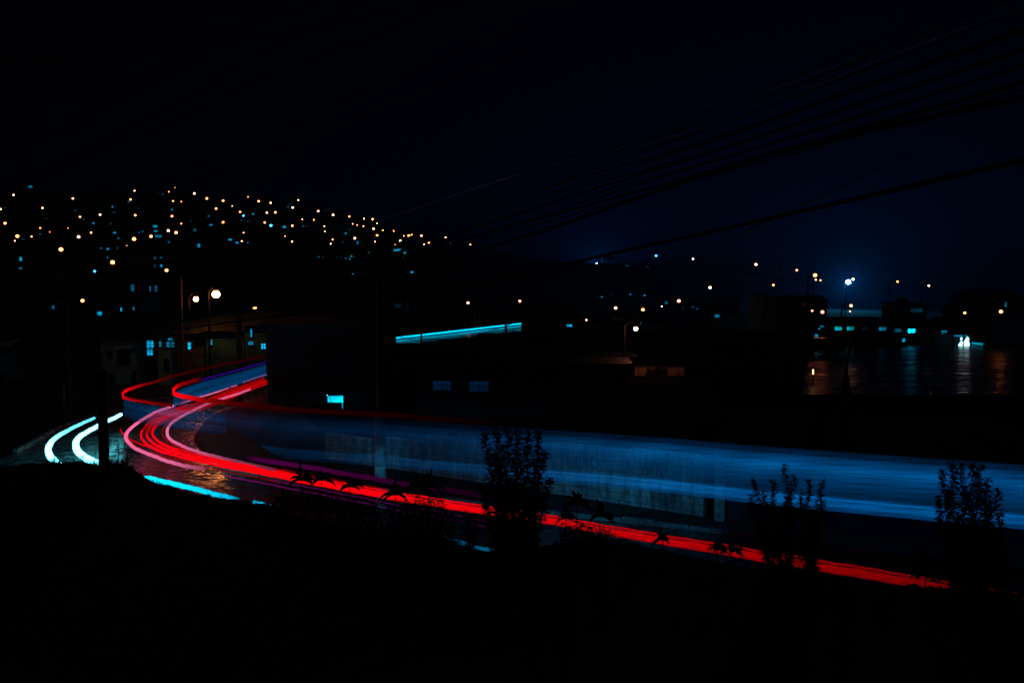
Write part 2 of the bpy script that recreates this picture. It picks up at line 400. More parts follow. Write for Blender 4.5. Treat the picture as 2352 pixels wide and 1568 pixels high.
trail('light_trail', rc[2:14], ZR, .016, 'red', 'faint thin red light trail between the red band and inner pink trail', lum=[(0,.5),(.5,.3),(1,.1)], lat=-.62)
trail('light_trail', [c5(*p) for p in ((1020,960),(1040,1000),(1090,1045),(1200,1095),(1330,1140),(1500,1190),(1700,1230))], .85, .022, 'red', 'short red light trail crossing inside the bend', lum=[(0,.25),(.3,.5),(1,.8)])
ords = ['uppermost','second','third','fourth','fifth','sixth','seventh','lowest']
for k in range(8):
    dzz = .105 - .029*k; st = [1,.55,1,.75,1,.6,.85,.5][k]
    trail('light_trail', rc[9:], ZR, .009+.005*(k % 2), 'red', '%s of the thin red light trails along the wall' % ords[k],
          lum=[(0,0.3),(.12,st),(.42,st*.85),(.58,st*.45),(.72,st*.26),(.85,st*.16),(1,st*.08)], lat=random.uniform(-.05,.05), dz=dzz)
for k in range(6):
    trail('light_trail', rc[:7], ZR, .018, 'red', '%s of the thin dim red trails on the far stretch' % ['top','second','third','fourth','fifth','bottom'][k],
          lum=[(0,[.5,.35,.4,.5,.2,.7][k]),(.6,.5),(1,.0)], lat=.05*(k-2), dz=.16-.055*k)
# high roof-marker trails
r1 = [c5(*p) for p in ((2250,345),(1900,420),(1550,497),(1300,570),(1130,618),(1050,655),(1040,690),(1080,708),(1250,738),(1460,768))]
for k in range(5):
    trail('light_trail', r1, 2.4, .014, 'red', '%s of the high thin red trails round the far corner' % ['top','second','third','fourth','bottom'][k],
          lum=[(0,.015),(.25,.03),(.36,.09),(.5,.55),(.6,1),(.68,.8),(.8,.42 if k>2 else .1),(1,.05)], n=8, dz=.05-.020*k)
r2 = [c5(*p) for p in ((2250,412),(2000,480),(1700,562),(1540,605),(1475,648),(1470,680),(1530,704),(1700,738),(1900,760),(2100,785),(2331,808))] + [(682,948),(870,958),(1000,969),(1140,978)]
for k in range(7):
    trail('light_trail', r2[2:], 2.4, .014, 'red', '%s of the high red trails looping back over the road' % ['top','second','third','fourth','fifth','sixth','bottom'][k],
          lum=[(0,.03),(.1,.2),(.2,1),(.32,.9),(.38,.5),(.44,.16),(.52,.05),(.62,.018),(.8,.008),(1,.001)], n=8, dz=.15-.021*k)
trail('light_trail', [(p[0], p[1]-3) for p in r2[:6]], 2.4, .03, 'blues', 'violet blue light trail along the top of the far blue band', lum=[(0,1),(.7,1),(1,.2)])
# near-lane purple pair
lp = [(519,1089),(600,1104),(675,1119),(790,1141),(910,1166),(1021,1184),(1091,1199),(1200,1218)]
for k, (dz, nm) in enumerate(((.08,'upper'),(-.05,'lower'))):
    trail('light_trail', lp, .72, .009, 'purple', '%s thin magenta light trail low over the near lane' % nm, lum=[(0,1.8),(.3,.9),(.6,.35),(1,.15)], dz=dz)
# head-light trails
ca = [c5(*p) for p in ((1025,842),(950,880),(870,915),(800,955),(720,1000),(665,1040),(642,1090),(655,1145),(700,1190),(760,1230),(860,1275))]
cb = [c5(*p) for p in ((800,872),(740,897),(650,938),(560,985),(470,1040),(425,1090),(408,1140),(420,1185),(450,1225),(490,1262))]
trail('light_trail', ca, .72, .085, 'cyanw', 'thick white cyan headlight trail beside the black post', taper=[(0,.75),(.4,.9),(.6,1.25),(1,1.4)])
trail('light_trail', cb, .72, .085, 'cyanw', 'leftmost white cyan headlight trail in the bend', lum=[(0,.16),(.35,.3),(.6,1),(1,1.2)], taper=[(0,.55),(.3,.7),(.6,1.1),(1,1.3)])
cl = [(332,1096),(345,1099),(380,1107),(434,1119),(488,1133),(530,1142),(548,1146)]
trail('light_trail', cl, .70, .070, 'cyan', 'cyan headlight trail low behind the bank edge', lum=[(0,.5),(.12,1.2),(.5,.9),(.85,.5),(1,.12)], taper=[(0,.6),(.15,1.1),(.7,.9),(1,.5)])
trail('light_trail', [(582,1153),(600,1157),(622,1163)], .70, .05, 'cyan', 'tiny cyan headlight trail piece between the bushes right of the long one', lum=[(0,.2),(.5,.8),(1,.2)])
trail('light_trail', [(1020,1235),(1060,1248),(1110,1262),(1180,1275)], .7, .06, 'bluen', 'short dim blue headlight trail left of the tall shrub', lum=[(0,.15),(.5,.5),(1,.2)])
# unseen spots added behind the bank as headlights, to brighten wall and pole
for (u, v, tu, ty, en, sz) in ((1225,1262,1330,27.5,560,44),(1420,1275,1560,26.5,230,40),(1010,1235,1060,29.5,330,40),(900,1215,874,31,1100,14)):
    p = atz(u, v, .65); q = at(tu, HZ, ty); q.z = .75
    L = bpy.data.lights.new('wall_fill_spot', 'SPOT'); L.energy = en; L.color = (.02,.50,1.0); L.spot_size = radians(sz); L.spot_blend = 1.0; L.shadow_soft_size = .08
    lo = bpy.data.objects.new('wall_fill_spot', L); C.objects.link(lo); lo.location = p; lo.rotation_euler = (q-p).to_track_quat('-Z','Y').to_euler()
# far cyan trail on the upper road
Pq = [at(880+ (1197-880)*t, 779.5+(743-779.5)*t, 80+22*t) for t in [i/20 for i in range(21)]]
tag(MB().tube(Pq, .075, 6, [1.0]*21).build('light_trail', M['cyan']), 'upper straight cyan light trail on the far road', 'light trail', 'light trails on the far road')
Pq = [p+Vector((0,0,-.27)) for p in Pq]
tag(MB().tube(Pq, .05, 6, [.5]*21).build('light_trail', M['cyan']), 'lower straight cyan light trail on the far road', 'light trail', 'light trails on the far road')
Pq = [p+Vector((0,-1.5,-1.02)) for p in Pq]
# coach side: fine glowing lines stacked above each other
def coach(px, ztop, zbot, ulum, prof, label, step=.018, rad=((0,.0066),), n=6, ustart=None):
    top = smooth_path([atz(u, v, ztop) for u, v in px], n)
    us = [q.x for q in smooth_path([Vector((u, 0, 0)) for u, v in px], n)]
    if px[-1][0] > 2400: top = longer(top, 14); us.append(us[-1]+1)
    N = len(top); m = MB(); k = 0; z = ztop
    while z > zbot:
        f = (ztop-z)/(ztop-zbot); base = prof(f)*random.uniform(.68, 1.32)*(1+.22*sin(f*41)*sin(f*17+1))
        i0 = 0
        if ustart:
            while us[i0] < lerp(ustart, f): i0 += 1
        idx = range(i0, N)
        P = [Vector((top[i].x, top[i].y, z+.003*sin(i*.8+k))) for i in idx]
        m.tube(P, [lerp(rad, us[i]) for i in idx], 4, [base*lerp(ulum, us[i])*.0066/lerp(rad, us[i])*(.9+.2*sin(i*.37+f*9)*sin(i*.11)) for i in idx], cap=False)
        z -= step; k += 1
    return tag(m.build('light_trail', M['bluebus']), label, 'light trail', 'blue light bands')
def prof_r(f):
    return lerp([(0,.06),(.09,.14),(.18,.62),(.30,.85),(.42,.62),(.5,.34),(.68,.20),(.755,.30),(.81,1.0),(.93,.9),(1,.30)], f)
bp1 = [(398,907),(430,915),(500,928),(560,938),(682,949),(870,960),(1000,970),(1250,986),(1500,1003),(1720,1022),(2000,1043),(2352,1068),(2600,1088)]
coach(bp1, 2.42, 1.03, [(398,.16),(480,.10),(560,.09),(800,.13),(1000,.22),(1250,.50),(1500,.80),(1750,1.0),(2600,1.0)],
      prof_r, 'long streaky blue light band above the wall, seen behind the shrubs', rad=[(400,.0035),(700,.0035),(1100,.0036),(1600,.0045),(1750,.006)], n=20,
      ustart=[(0,398),(.2,400),(.35,470),(.6,560),(1,640)])
bp2 = [c5(*p) for p in ((2255,418),(2000,490),(1700,572),(1560,615),(1490,652),(1472,672))]
coach(bp2[::-1], 2.40, 1.86, [(0,.42),(700,.42)], lambda f: lerp([(0,.5),(.12,.45),(.3,1.0),(.45,.95),(.55,.4),(.7,.95),(.85,.85),(1,.35)], f), 'blue light band on the far stretch behind the pink trail', rad=[(0,.006)], step=.015)
bp3 = [(284,914),(312,924),(350,931),(400,938),(460,946),(520,952)]
coach(bp3, 2.2, 1.55, [(284,.16),(400,.30),(520,.10)], lambda f: lerp([(0,.5),(.25,1),(.4,.9),(.5,.3),(.6,.9),(.8,.7),(1,.2)], f), 'small dim blue light band left of the pink trails', rad=[(0,.004)])

# ------------------------------------------------------------------ block wall with graffiti, gate wall, poles
def wallseg(name, u0, y0, u1, y1, z0, tops, mat, label, cat='wall', thick=.2):
    a = at(u0, HZ, y0); b = at(u1, HZ, y1); o = Vector((a.x, a.y, 0)); d = Vector((b.x-a.x, b.y-a.y, 0)); L = d.length; ang = math.atan2(d.y, d.x)
    root = bpy.data.objects.new(name, None); C.objects.link(root); root.location = o; root.rotation_euler = (0,0,ang); root['_o'] = (0,0,0)
    tag(root, label, cat)
    m = MB(); xs = [t[0]*L for t in tops] + [L]
    for i, t in enumerate(tops):
        m.box(xs[i]+(.001 if i else 0), xs[i+1], 0, thick, z0, t[1])
    m.build('masonry', M[mat], root)
    c = MB()
    for i, t in enumerate(tops): c.box(xs[i]+.002, xs[i+1]-.002, -.03, thick+.03, t[1]+.002, t[1]+.06)
    c.build('coping', M['concrete'], root)
    return root, L
wr, WL = wallseg('block_wall', 742, 34.7, 1622, 26.1, -.1, [(0,.98),(.17,1.12),(.33,1.32),(.42,1.5),(.62,1.62),(.85,1.70)], 'wall', 'stained grey block wall with faint graffiti behind the red trails')
def text(name, s, loc, size, mat, parent, rot=(pi/2,0,0), sx=1.0):
    cu = bpy.data.curves.new(name, 'FONT'); cu.body = s; cu.size = size; cu.extrude = .003; cu.offset = -.012*size
    to = bpy.data.objects.new('tmp', cu); C.objects.link(to)
    bpy.context.view_layer.update()
    me = bpy.data.meshes.new_from_object(to); bpy.data.objects.remove(to)
    me.materials.clear(); me.materials.append(M[mat])
    o = bpy.data.objects.new(name, me); C.objects.link(o); o.parent = parent
    o.location = loc; o.rotation_euler = rot; o.scale = (sx,1,1); return o
for s_, fx, z, sz in (('NO', .372, 1.03, .52), ('N O', .60, 1.10, .48), ('a RRO', .70, 1.02, .42), ('A R', .87, 1.02, .46)):
    text('graffiti', s_, (fx*WL, -.008, z), sz, 'paint', wr)
wr2, _ = wallseg('sheet_fence', 1664, 25.9, 2700, 21.3, -.1, [(0,1.55),(.5,1.62)], 'dark', 'dark low wall continuing right of the concrete pillar', 'wall', .12)
p = at(1652, 1172, 25.7)
t = thing('concrete_pillar', (p.x, p.y, 0), 'square concrete gate pillar at the right end of the block wall', 'pillar')
MB().box(p.x-.11, p.x+.11, p.y-.11, p.y+.11, -.1, 1.82).build('shaft', M['concrete'], t)
MB().box(p.x-.15, p.x+.15, p.y-.15, p.y+.15, 1.822, 1.90).build('cap', M['concrete'], t)

def pole(name, u, ybase, ztop, r, mat, label, cat='utility pole', arms=(), zbase=0, collar=None, group=None, r_top=None):
    b = at(u, HZ, ybase); x, y = b.x, b.y
    t = thing(name, (x, y, zbase), label, cat, group)
    zs = [zbase-.2 + (ztop-zbase+.2)*i/10 for i in range(11)]
    MB().tube([(x, y, z) for z in zs], [r + ((r_top or r*.75)-r)*i/10 for i in range(11)], 14).build('shaft', M[mat], t, True)
    if collar:
        MB().tube([(x, y, zbase), (x, y, collar)], r*1.45, 14).build('footing', M['concrete'], t, True)
    for (z, half) in arms:
        mm = MB().box(x-half, x+half, y-.15, y-.05, z, z+.1); mm.build('crossarm', M['wood'], t)
        for q in (-1,-.55,.55,1): MB().tube([(x+q*half*.95, y-.1, z+.1), (x+q*half*.95, y-.1, z+.22)], .035, 8).build('insulator', M['signb'], t)
    return t
pole('utility_pole', 870, 31.2, 7.6, .125, 'wood', 'tall concrete utility pole standing in front of the block wall', arms=((7.0,.75),(6.2,.6)), collar=2.1)  # dark shaft material stands for shade above the wider, lit concrete footing
pole('utility_pole', 547, 50.5, 7.2, .15, 'wood', 'black wooden utility pole beside the diamond warning sign', arms=((6.7,.8),), r_top=.12)
pole('utility_pole', 415, 58, 6.6, .10, 'wood', 'slim dark utility pole before the lit windows of the street')
pole('utility_pole', 153, 46, 6.0, .075, 'wood', 'thin pole with stacked cables catching orange light', arms=((5.2,.5),(4.3,.5)))
pole('marker_post', 139, 50, 1.1, .05, 'concrete', 'thin pale post at the roadside, left of the black post', 'post')
pole('timber_post', 228, 22, 4.38, .112, 'wood', 'thick black post on the bank between the cyan trails', 'post', zbase=1.9, r_top=.108)
pole('utility_pole', 967, 62, 4.8, .07, 'wood', 'thin faint pole behind the dark house left of the two windows')
pole('utility_pole', 1090, 96, 4.2, .10, 'wood', 'thin pole crossing the far cyan trail, left one')
pole('utility_pole', 1162, 92, 5.4, .12, 'wood', 'double thin pole crossing the far cyan trail, right one')
# road pole with crooked lamp head (unlit)
b = at(1948, HZ, 38)
t = thing('unlit_lamp_post', (b.x, b.y, 0), 'dark crooked lamp post with unlit head in front of the wet yard', 'lamp post')
MB().tube([(b.x, b.y, -.1), (b.x, b.y, 2.6)], .16, 10).build('trunk', M['wood'], t, True)
MB().tube([(b.x, b.y, 2.55), (b.x, b.y, 3.0), (b.x+.06, b.y, 3.5), (b.x+.17, b.y, 3.85), (b.x+.25, b.y, 4.0)], [.07,.06,.05,.045,.04], 8).build('arm', M['steel'], t, True)
MB().ball((b.x+.33, b.y, 4.06), .24, .14, .13).build('lamp_head', M['steel'], t, True)
MB().box(b.x-.55, b.x+.55, b.y-.1, b.y-.02, 2.15, 2.23).build('crossarm', M['wood'], t)

# diamond warning sign
p = at(527, 875, 49)
t = thing('warning_sign', (p.x, p.y, 0), 'diamond road warning sign on a thin post beside the bend', 'road sign')
MB().tube([(p.x, p.y, 0), (p.x, p.y, p.z+.1)], .035, 8).build('post', M['steel'], t)
s = .27
MB().slab([(p.x-s, p.y-.05, p.z), (p.x, p.y-.05, p.z-s*1.15), (p.x+s, p.y-.05, p.z), (p.x, p.y-.05, p.z+s*1.15)], (0,.02,0)).build('plate', M['sign_y'], t)
MB().box(p.x-.16, p.x+.16, p.y-.056, p.y-.052, p.z-.03, p.z+.05).build('symbol', M['signb'], t)
# lit cyan ribbed sign
p0 = at(752.5, 908.5, 44); p1 = at(788, 924, 44)
t = thing('lit_sign', (p1.x, p1.y, 0), 'glowing cyan ribbed sign box on a thin post before the black house', 'sign')
m = MB(); nr = 7; wd = (p1.x-p0.x)/nr
for i in range(nr): m.box(p0.x+i*wd+.004, p0.x+(i+1)*wd-.006, 43.97, 44.06, p1.z+.012*(nr-i)/nr, p0.z-.02*(nr-i)/nr)
m.build('lit_panel', win_mat('sign_light', (.0,.72,1), 1.25), t)
MB().box(p0.x-.012, p1.x+.008, 44.062, 44.10, p1.z, p0.z).build('backing', M['steel'], t)
MB().box(p1.x-.05, p1.x-.005, 43.98, 44.03, p1.z-.28, p1.z+.0).build('glow_bracket', win_mat('bracket_glow', (0,.45,.75), .8), t)  # bracket glows by emission, the panel's light put into its material
MB().tube([(p1.x-.03, 44.0, 0), (p1.x-.03, 44.0, p1.z-.285)], .018, 6).build('post', M['steel'], t)
MB().ball((p0.x-.01, 43.95, p0.z+.03), .02, .02, .02, 6, 4).build('indicator_lamp', M['blueL'], t)

# ------------------------------------------------------------------ houses
def rectw(cf, x, y, w_, h, k=None):
    (u, v) = cf(x, y); s = .25 if cf is not c4 else .25629
    return (u, v, w_*s, h*s)
def house(u0, u1, vtop, y, label, wins=(), wallmat='dark', roof='gable', depth=6, name='house', rise=.9, zb=None, roofmat='roof', cat='house', over=.25, group=None, doors=()):
    a = at(u0, vtop, y); b = at(u1, vtop, y); zt = a.z
    x0, x1 = a.x, b.x; xm = (x0+x1)/2
    if zb is None: zb = min(H(x0, y), H(x1, y), H(x0, y+depth), H(x1,y+depth)) - .3
    t = thing(name, (xm, y+depth/2, zb), label, cat, group)
    MB().box(x0, x1, y, y+depth, zb, zt).build('wall', M[wallmat], t)
    o = over
    if roof == 'gable':       # ridge along x
        m = MB(); th = .08
        for sgn, ya, yb in ((1, y-o, y+depth/2), (-1, y+depth+o, y+depth/2)):
            m.slab([(x0-o, ya, zt+.005), (x1+o, ya, zt+.005), (x1+o, yb, zt+rise), (x0-o, yb, zt+rise)] if sgn > 0 else [(x1+o, ya, zt+.005), (x0-o, ya, zt+.005), (x0-o, yb-.002, zt+rise), (x1+o, yb-.002, zt+rise)], (0,0,th))
        m.build('roof', M[roofmat], t)
        MB().slab([(x0+.02, y+.1, zt), (x0+.02, y+depth-.1, zt), (x0+.02, y+depth/2, zt+rise-.04)], (.1,0,0)).slab([(x1-.12, y+.1, zt), (x1-.12, y+depth-.1, zt), (x1-.12, y+depth/2, zt+rise-.04)], (.1,0,0)).build('gable_wall', M[wallmat], t)
    elif roof == 'front':     # gable faces the viewer
        m = MB()
        m.slab([(x0-o, y-o, zt+.005-.0), (xm, y-o, zt+rise), (xm, y+depth+o, zt+rise), (x0-o, y+depth+o, zt+.005)], (0,0,.08))
        m.slab([(xm+.002, y-o, zt+rise), (x1+o, y-o, zt+.005), (x1+o, y+depth+o, zt+.005), (xm+.002, y+depth+o, zt+rise)], (0,0,.08))
        m.build('roof', M[roofmat], t)
        MB().slab([(x0+.05, y+.01, zt), (x1-.05, y+.01, zt), (xm, y+.01, zt+rise-.05)], (0,.1,0)).build('gable_wall', M[wallmat], t)
    else:
        MB().slab([(x0-o, y-o, zt+.005), (x1+o, y-o, zt+.005), (x1+o, y+depth+o, zt+.005+rise*.3), (x0-o, y+depth+o, zt+.005+rise*.3)], (0,0,.1)).build('roof', M[roofmat], t)
    for wn in wins:
        u, v, wp, hp, br = wn[:5]; teal = len(wn) > 5 and wn[5]
        c = at(u, v, y-.03); hw = wp*y/F/2; hh = hp*y/F/2
        fr = MB(); e = min(.06, hw*.3)
        fr.box(c.x-hw-e, c.x+hw+e, y-.05, y-.002, c.z+hh, c.z+hh+e).box(c.x-hw-e, c.x+hw+e, y-.07, y-.002, c.z-hh-e, c.z-hh)
        fr.box(c.x-hw-e, c.x-hw, y-.05, y-.002, c.z-hh+.001, c.z+hh-.001).box(c.x+hw, c.x+hw+e, y-.05, y-.002, c.z-hh+.001, c.z+hh-.001)
        if wp > 9 and y < 120: fr.box(c.x-.02, c.x+.02, y-.05, y-.012, c.z-hh+.001, c.z+hh-.001)
        if hp > 9 and y < 120: fr.box(c.x-hw, c.x-.021, y-.046, y-.013, c.z-.015, c.z+.015).box(c.x+.021, c.x+hw, y-.046, y-.013, c.z-.015, c.z+.015)
        f_ = fr.build('window', M['steel'], t)
        f_['_o'] = t['_o']
        MB().box(c.x-hw, c.x+hw, y-.011, y-.003, c.z-hh, c.z+hh).build('pane', M['glass'] if br <= 0 else wmat(br, teal), f_)
    for (u, v, wp, hp) in doors:
        c = at(u, v, y); hw = wp*y/F/2; hh = hp*y/F/2
        MB().box(c.x-hw, c.x+hw, y-.04, y-.002, c.z-hh, c.z+hh).build('door', M['signb'], t)
    return t

# street houses beyond the bend
house(0-60, 11, 783, 61.6, 'pale wall of the house cut by the left edge of the photo', wallmat='plaster', roof='flat', depth=7, doors=((5,868,9,26),))
house(60, 226, 800, 61.2, 'long dark boarded house between the thin pole and the pale house', wallmat='board', roof='gable', wins=((122,706+100,9,9,0),(187,836,13,18,0)), depth=7, doors=((140,890,8,26),))
ph = house(230, 330, 782, 60.8, 'pale stained two storey house with barred window above the bend', wallmat='plaster', roof='gable', depth=7, rise=.7,
      wins=((285,820,26,32,0),(253,815,8,14,0)), doors=((257,875,12,32),(309,866,10,30)))
house(334, 358, 770, 60.5, 'narrow house with tall cyan lit stair window', wallmat='dark', roof='flat', depth=6, wins=((345,792,16,19,.8),(344.5,808,13,15,.75)))
house(361, 404, 772, 60.2, 'house with pale upper floor and three small blue windows', wallmat='plaster', roof='flat', depth=6,
      wins=((368,790,6,14,.35),(391,779,10,6,.7),(386,791,9,12,.35),(397,791,7,12,.35)), doors=((384,838,12,30),))
house(406, 470, 768, 59.9, 'dark wooden house with one bright upright blue window', wallmat='board', roof='gable', depth=6, rise=.8, wins=((435,794,7,16,.85),))
house(472, 560, 762, 59.6, 'wide dark house with one small blue window', wallmat='plaster2', roof='gable', depth=6, rise=.9, wins=((485,786,5,12,.6),), doors=((512,840,9,24),))
house(562, 640, 748, 59.3, 'dark house with stacked blue windows by the black corner', wallmat='plaster2', roof='gable', depth=6, rise=.7,
      wins=((577,765,4,18,.75),(576,788,11,8,.5),(605,795,10,12,.9)))
# big black corner house and its neighbours
house(612, 862, 748, 50, 'big black two storey house right of the bend', wallmat='dark', roof='flat', depth=9, rise=.5, doors=((700,925,16,34),))
house(880, 1000, 812, 56, 'low dark house below the far cyan trail, left of two windows', wallmat='dark', roof='flat', depth=6, rise=.2)
house(1002, 1098, 797, 62, 'dark house whose roof edge hides the left part of the far road', wallmat='dark', roof='flat', depth=6, rise=.0)
house(1100, 1199, 781, 62.4, 'dark house under the right end of the far cyan trail', wallmat='dark', roof='flat', depth=6, rise=.0)
house(1200, 1292, 712, 66, 'tall black house ending the far cyan trail', wallmat='dark', roof='flat', depth=9, rise=.3)
house(955, 1440, 838, 45, 'long dark house with two dim blue windows', wallmat='dark', roof='gable', depth=6, rise=.25,
      wins=((1015.5,885,41,22,.09,2),(1100.5,887,44,24,.09,2)))
house(1292, 1452, 822, 47, 'black house with orange glint on its roof ridge', wallmat='dark', roof='flat', depth=6, rise=.5, roofmat='roof')
gh = house(1458, 1572, 842, 50, 'low shed with orange lit graffiti wall behind a round bush', name='shed', wallmat='cream', roof='gable', depth=5, rise=.55, cat='shed', roofmat='roof', over=.05)
po = Vector(gh['_o'])
def gtext(s_, u, v, sz, mat):
    p = at(u, v, 49.99); text('graffiti', s_, (p.x-po.x, p.y-po.y, p.z-po.z), sz, mat, gh)
gtext('A', 1550, 866, .48, 'paintb'); gtext('(', 1541, 874, .6, 'paintr'); gtext('e', 1464, 860, .4, 'paintr'); gtext('C', 1545, 877, .35, 'paintr')
house(1440, 1640, 889, 44, 'black lean-to in front of the graffiti shed', name='lean_to', wallmat='dark', roof='flat', depth=3.5, rise=.1, cat='shed', roofmat='flatroof')
# corrugated roof hall behind the wall
e0 = at(1300,985,30); e1 = at(2700,1092,22); k1 = at(2700,975,31); k0 = at(1300,925,38)
t = thing('low_hall', ((e0.x+e1.x)/2, (e0.y+e1.y)/2, 0), 'long low hall with corrugated roof behind the blue band', 'building')
m = MB(); NC = 150
for i in range(NC+1):
    f = i/NC; a = e0.lerp(e1, f); b = k0.lerp(k1, f); w_ = .018*(1 if i % 2 else -1)
    m.v += [tuple(a+Vector((0,0,w_))), tuple(b+Vector((0,0,w_)))]
    if i: n = 2*i; m.f.append((n-2, n, n+1, n-1))
m.build('roof', M['flatroof'], t)
dv = (e1-e0).normalized(); nn = Vector((-dv.y, dv.x, 0)).normalized()
q0 = e0+nn*.4; q1 = e1+nn*.4
MB().slab([(q0.x,q0.y,-.1),(q1.x,q1.y,-.1),(q1.x+nn.x*.2,q1.y+nn.y*.2,-.1),(q0.x+nn.x*.2,q0.y+nn.y*.2,-.1)], (0,0,min(e0.z,e1.z)-.02)).build('wall', M['dark'], t)

# right side: brick block, neighbours, glowing shed
house(1862, 1905, 741, 95.6, 'small dark house left of the brick building', wallmat='plaster2', roof='flat', depth=7, wins=((1886.5,749.5,4,4,.85),(1881.5,755,4,3,.7),(1892,749.5,2,2,.5),(1873.5,772,2.6,9,.75),(1877,772,2.6,9,.75)))
house(1906, 2042, 746, 96, 'long red brick building with two teal windows above the wet yard', name='brick_building', cat='building', wallmat='brick', roof='gable', depth=8, rise=.55, roofmat='tin',
      wins=((1925,754,17,8,.75,True),(1953,754,16,8.5,.6,True),(1985,754,13,8,.05),(2027,755,16,8,.5)), doors=((1898+8,782,10,16),))
house(2045, 2086, 747, 96.4, 'dark house with one dim blue window right of the brick building', wallmat='dark', roof='flat', depth=7, wins=((2062,759,16,8,.3),))
house(2087-6+7, 2142, 745, 96.8, 'dark house with a wide bright blue window above the blue reflection', wallmat='dark', roof='flat', depth=7, wins=((2094,759.5,17,9,2.5),(2075+14,781,2,2,.1)))
house(2060, 2084, 774, 94, 'low annex with small barred blue window', name='annex', wallmat='dark', roof='flat', depth=2, wins=((2075.5,781,7,8,.65),))
house(2144, 2188, 748, 97.2, 'dark house with one square blue window left of the glowing shed', wallmat='dark', roof='flat', depth=7, wins=((2168.5,763,12.5,8,.5),))
house(1830, 1868, 706, 135, 'house with two bright cyan windows under the hill lamps', wallmat='dark', roof='flat', depth=7, wins=((1822.5+9,715.5,5,4,.9),(1846,717,10,11,.7)))
house(1808, 1829, 713, 132, 'small house with slanting lit cyan awning', wallmat='dark', roof='flat', depth=5, wins=((1820,717.5,14,4.5,.8),))
house(1640, 1700, 690, 190, 'dim greenish house below the ridge lamps', wallmat='plaster', roof='gable', depth=8, wins=())
house(1752, 1786, 685, 120, 'dim orange lit wall above the middle lamps', wallmat='plaster', roof='flat', depth=7)
house(2058, 2130, 704, 105, 'dim wide house with pale shutters high above the yard', wallmat='plaster2', roof='flat', depth=4, rise=1.0, wins=((2105,713,28,9,.12),(2079,713,12,9,0)))
house(1820, 1900, 692, 118, 'faint house with two dark windows under the blue floodlight', wallmat='plaster2', roof='gable', depth=7, rise=.6, wins=((1848,700,8,7,0),(1872,700,8,7,0)))
house(2262, 2352, 694, 100, 'faint gabled house with one dim upright window at right', wallmat='plaster2', roof='front', depth=8, rise=1.2, wins=((2310,690+9,5,11,.4),(2286,700,10,10,0),(2336,700,12,10,0)))
# glowing shed: open front, two blown out openings
p = at(2213, 785, 95)
gx0 = at(2186,770,95).x; gx1 = at(2262,770,95).x; gzt = at(2213,769,95).z; gzb = 0
t = thing('open_shed', ((gx0+gx1)/2, 95, 0), 'open shed with two blown out cyan white doorways beside the wet yard', 'shed')
MB().box(gx0, gx1, 97.5, 97.7, 0, gzt).build('back_wall', M['plaster2'], t)
MB().box(gx0-.2, gx1+.2, 94.2, 97.9, gzt+.02, gzt+.12).build('roof', M['tin'], t)
def blob(pts, name, mat, yy=95.0):
    P = [at(2067+x*.14648, 631.6+y*.14648, yy) for x, y in pts]
    MB().slab(P[::-1], (0,.06,0)).build(name, mat, t)
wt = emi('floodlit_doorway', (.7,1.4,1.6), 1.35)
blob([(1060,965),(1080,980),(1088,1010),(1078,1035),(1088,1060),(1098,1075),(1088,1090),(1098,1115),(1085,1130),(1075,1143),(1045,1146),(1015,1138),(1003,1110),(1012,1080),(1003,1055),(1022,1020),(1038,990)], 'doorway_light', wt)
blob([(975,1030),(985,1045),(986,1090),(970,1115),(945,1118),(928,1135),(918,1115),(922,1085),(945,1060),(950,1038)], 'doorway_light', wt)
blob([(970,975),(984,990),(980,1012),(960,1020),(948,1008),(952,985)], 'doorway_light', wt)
railm = emi('glow_rail', (0,.35,.55), .9)  # emission on the rails stands for light falling on them
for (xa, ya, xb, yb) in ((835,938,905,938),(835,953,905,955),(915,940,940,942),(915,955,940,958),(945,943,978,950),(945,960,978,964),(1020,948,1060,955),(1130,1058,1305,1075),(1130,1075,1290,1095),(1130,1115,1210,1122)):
    MB().tube([at(2067+xa*.14648, 631.6+ya*.14648, 94.6), at(2067+xb*.14648, 631.6+yb*.14648, 94.6)], .045, 5).build('glow_rail', railm, t)
for xx in (gx0+.1, gx1-.1):
    MB().tube([(xx, 94.9, 0), (xx, 94.9, gzt)], .06, 8).build('post', M['steel'], t)
# small glowing post added in place of a lamp reflection
p = at(1867.7, 853, 60)
t = thing('reflection_post', (p.x, p.y, 0), 'tiny warm glowing stand-in for a lamp reflection at the left edge of the wet yard', 'reflection stand-in')
MB().tube([(p.x,p.y,0),(p.x,p.y,p.z-.18)], .05, 8).build('stem', M['steel'], t)
MB().tube([(p.x,p.y,p.z-.17),(p.x,p.y,p.z+.13)], .045, 8).build('lamp', emi('reflection_glow', (1,.6,.2), 3), t)  # glowing tube stands for the reflection, no real lamp
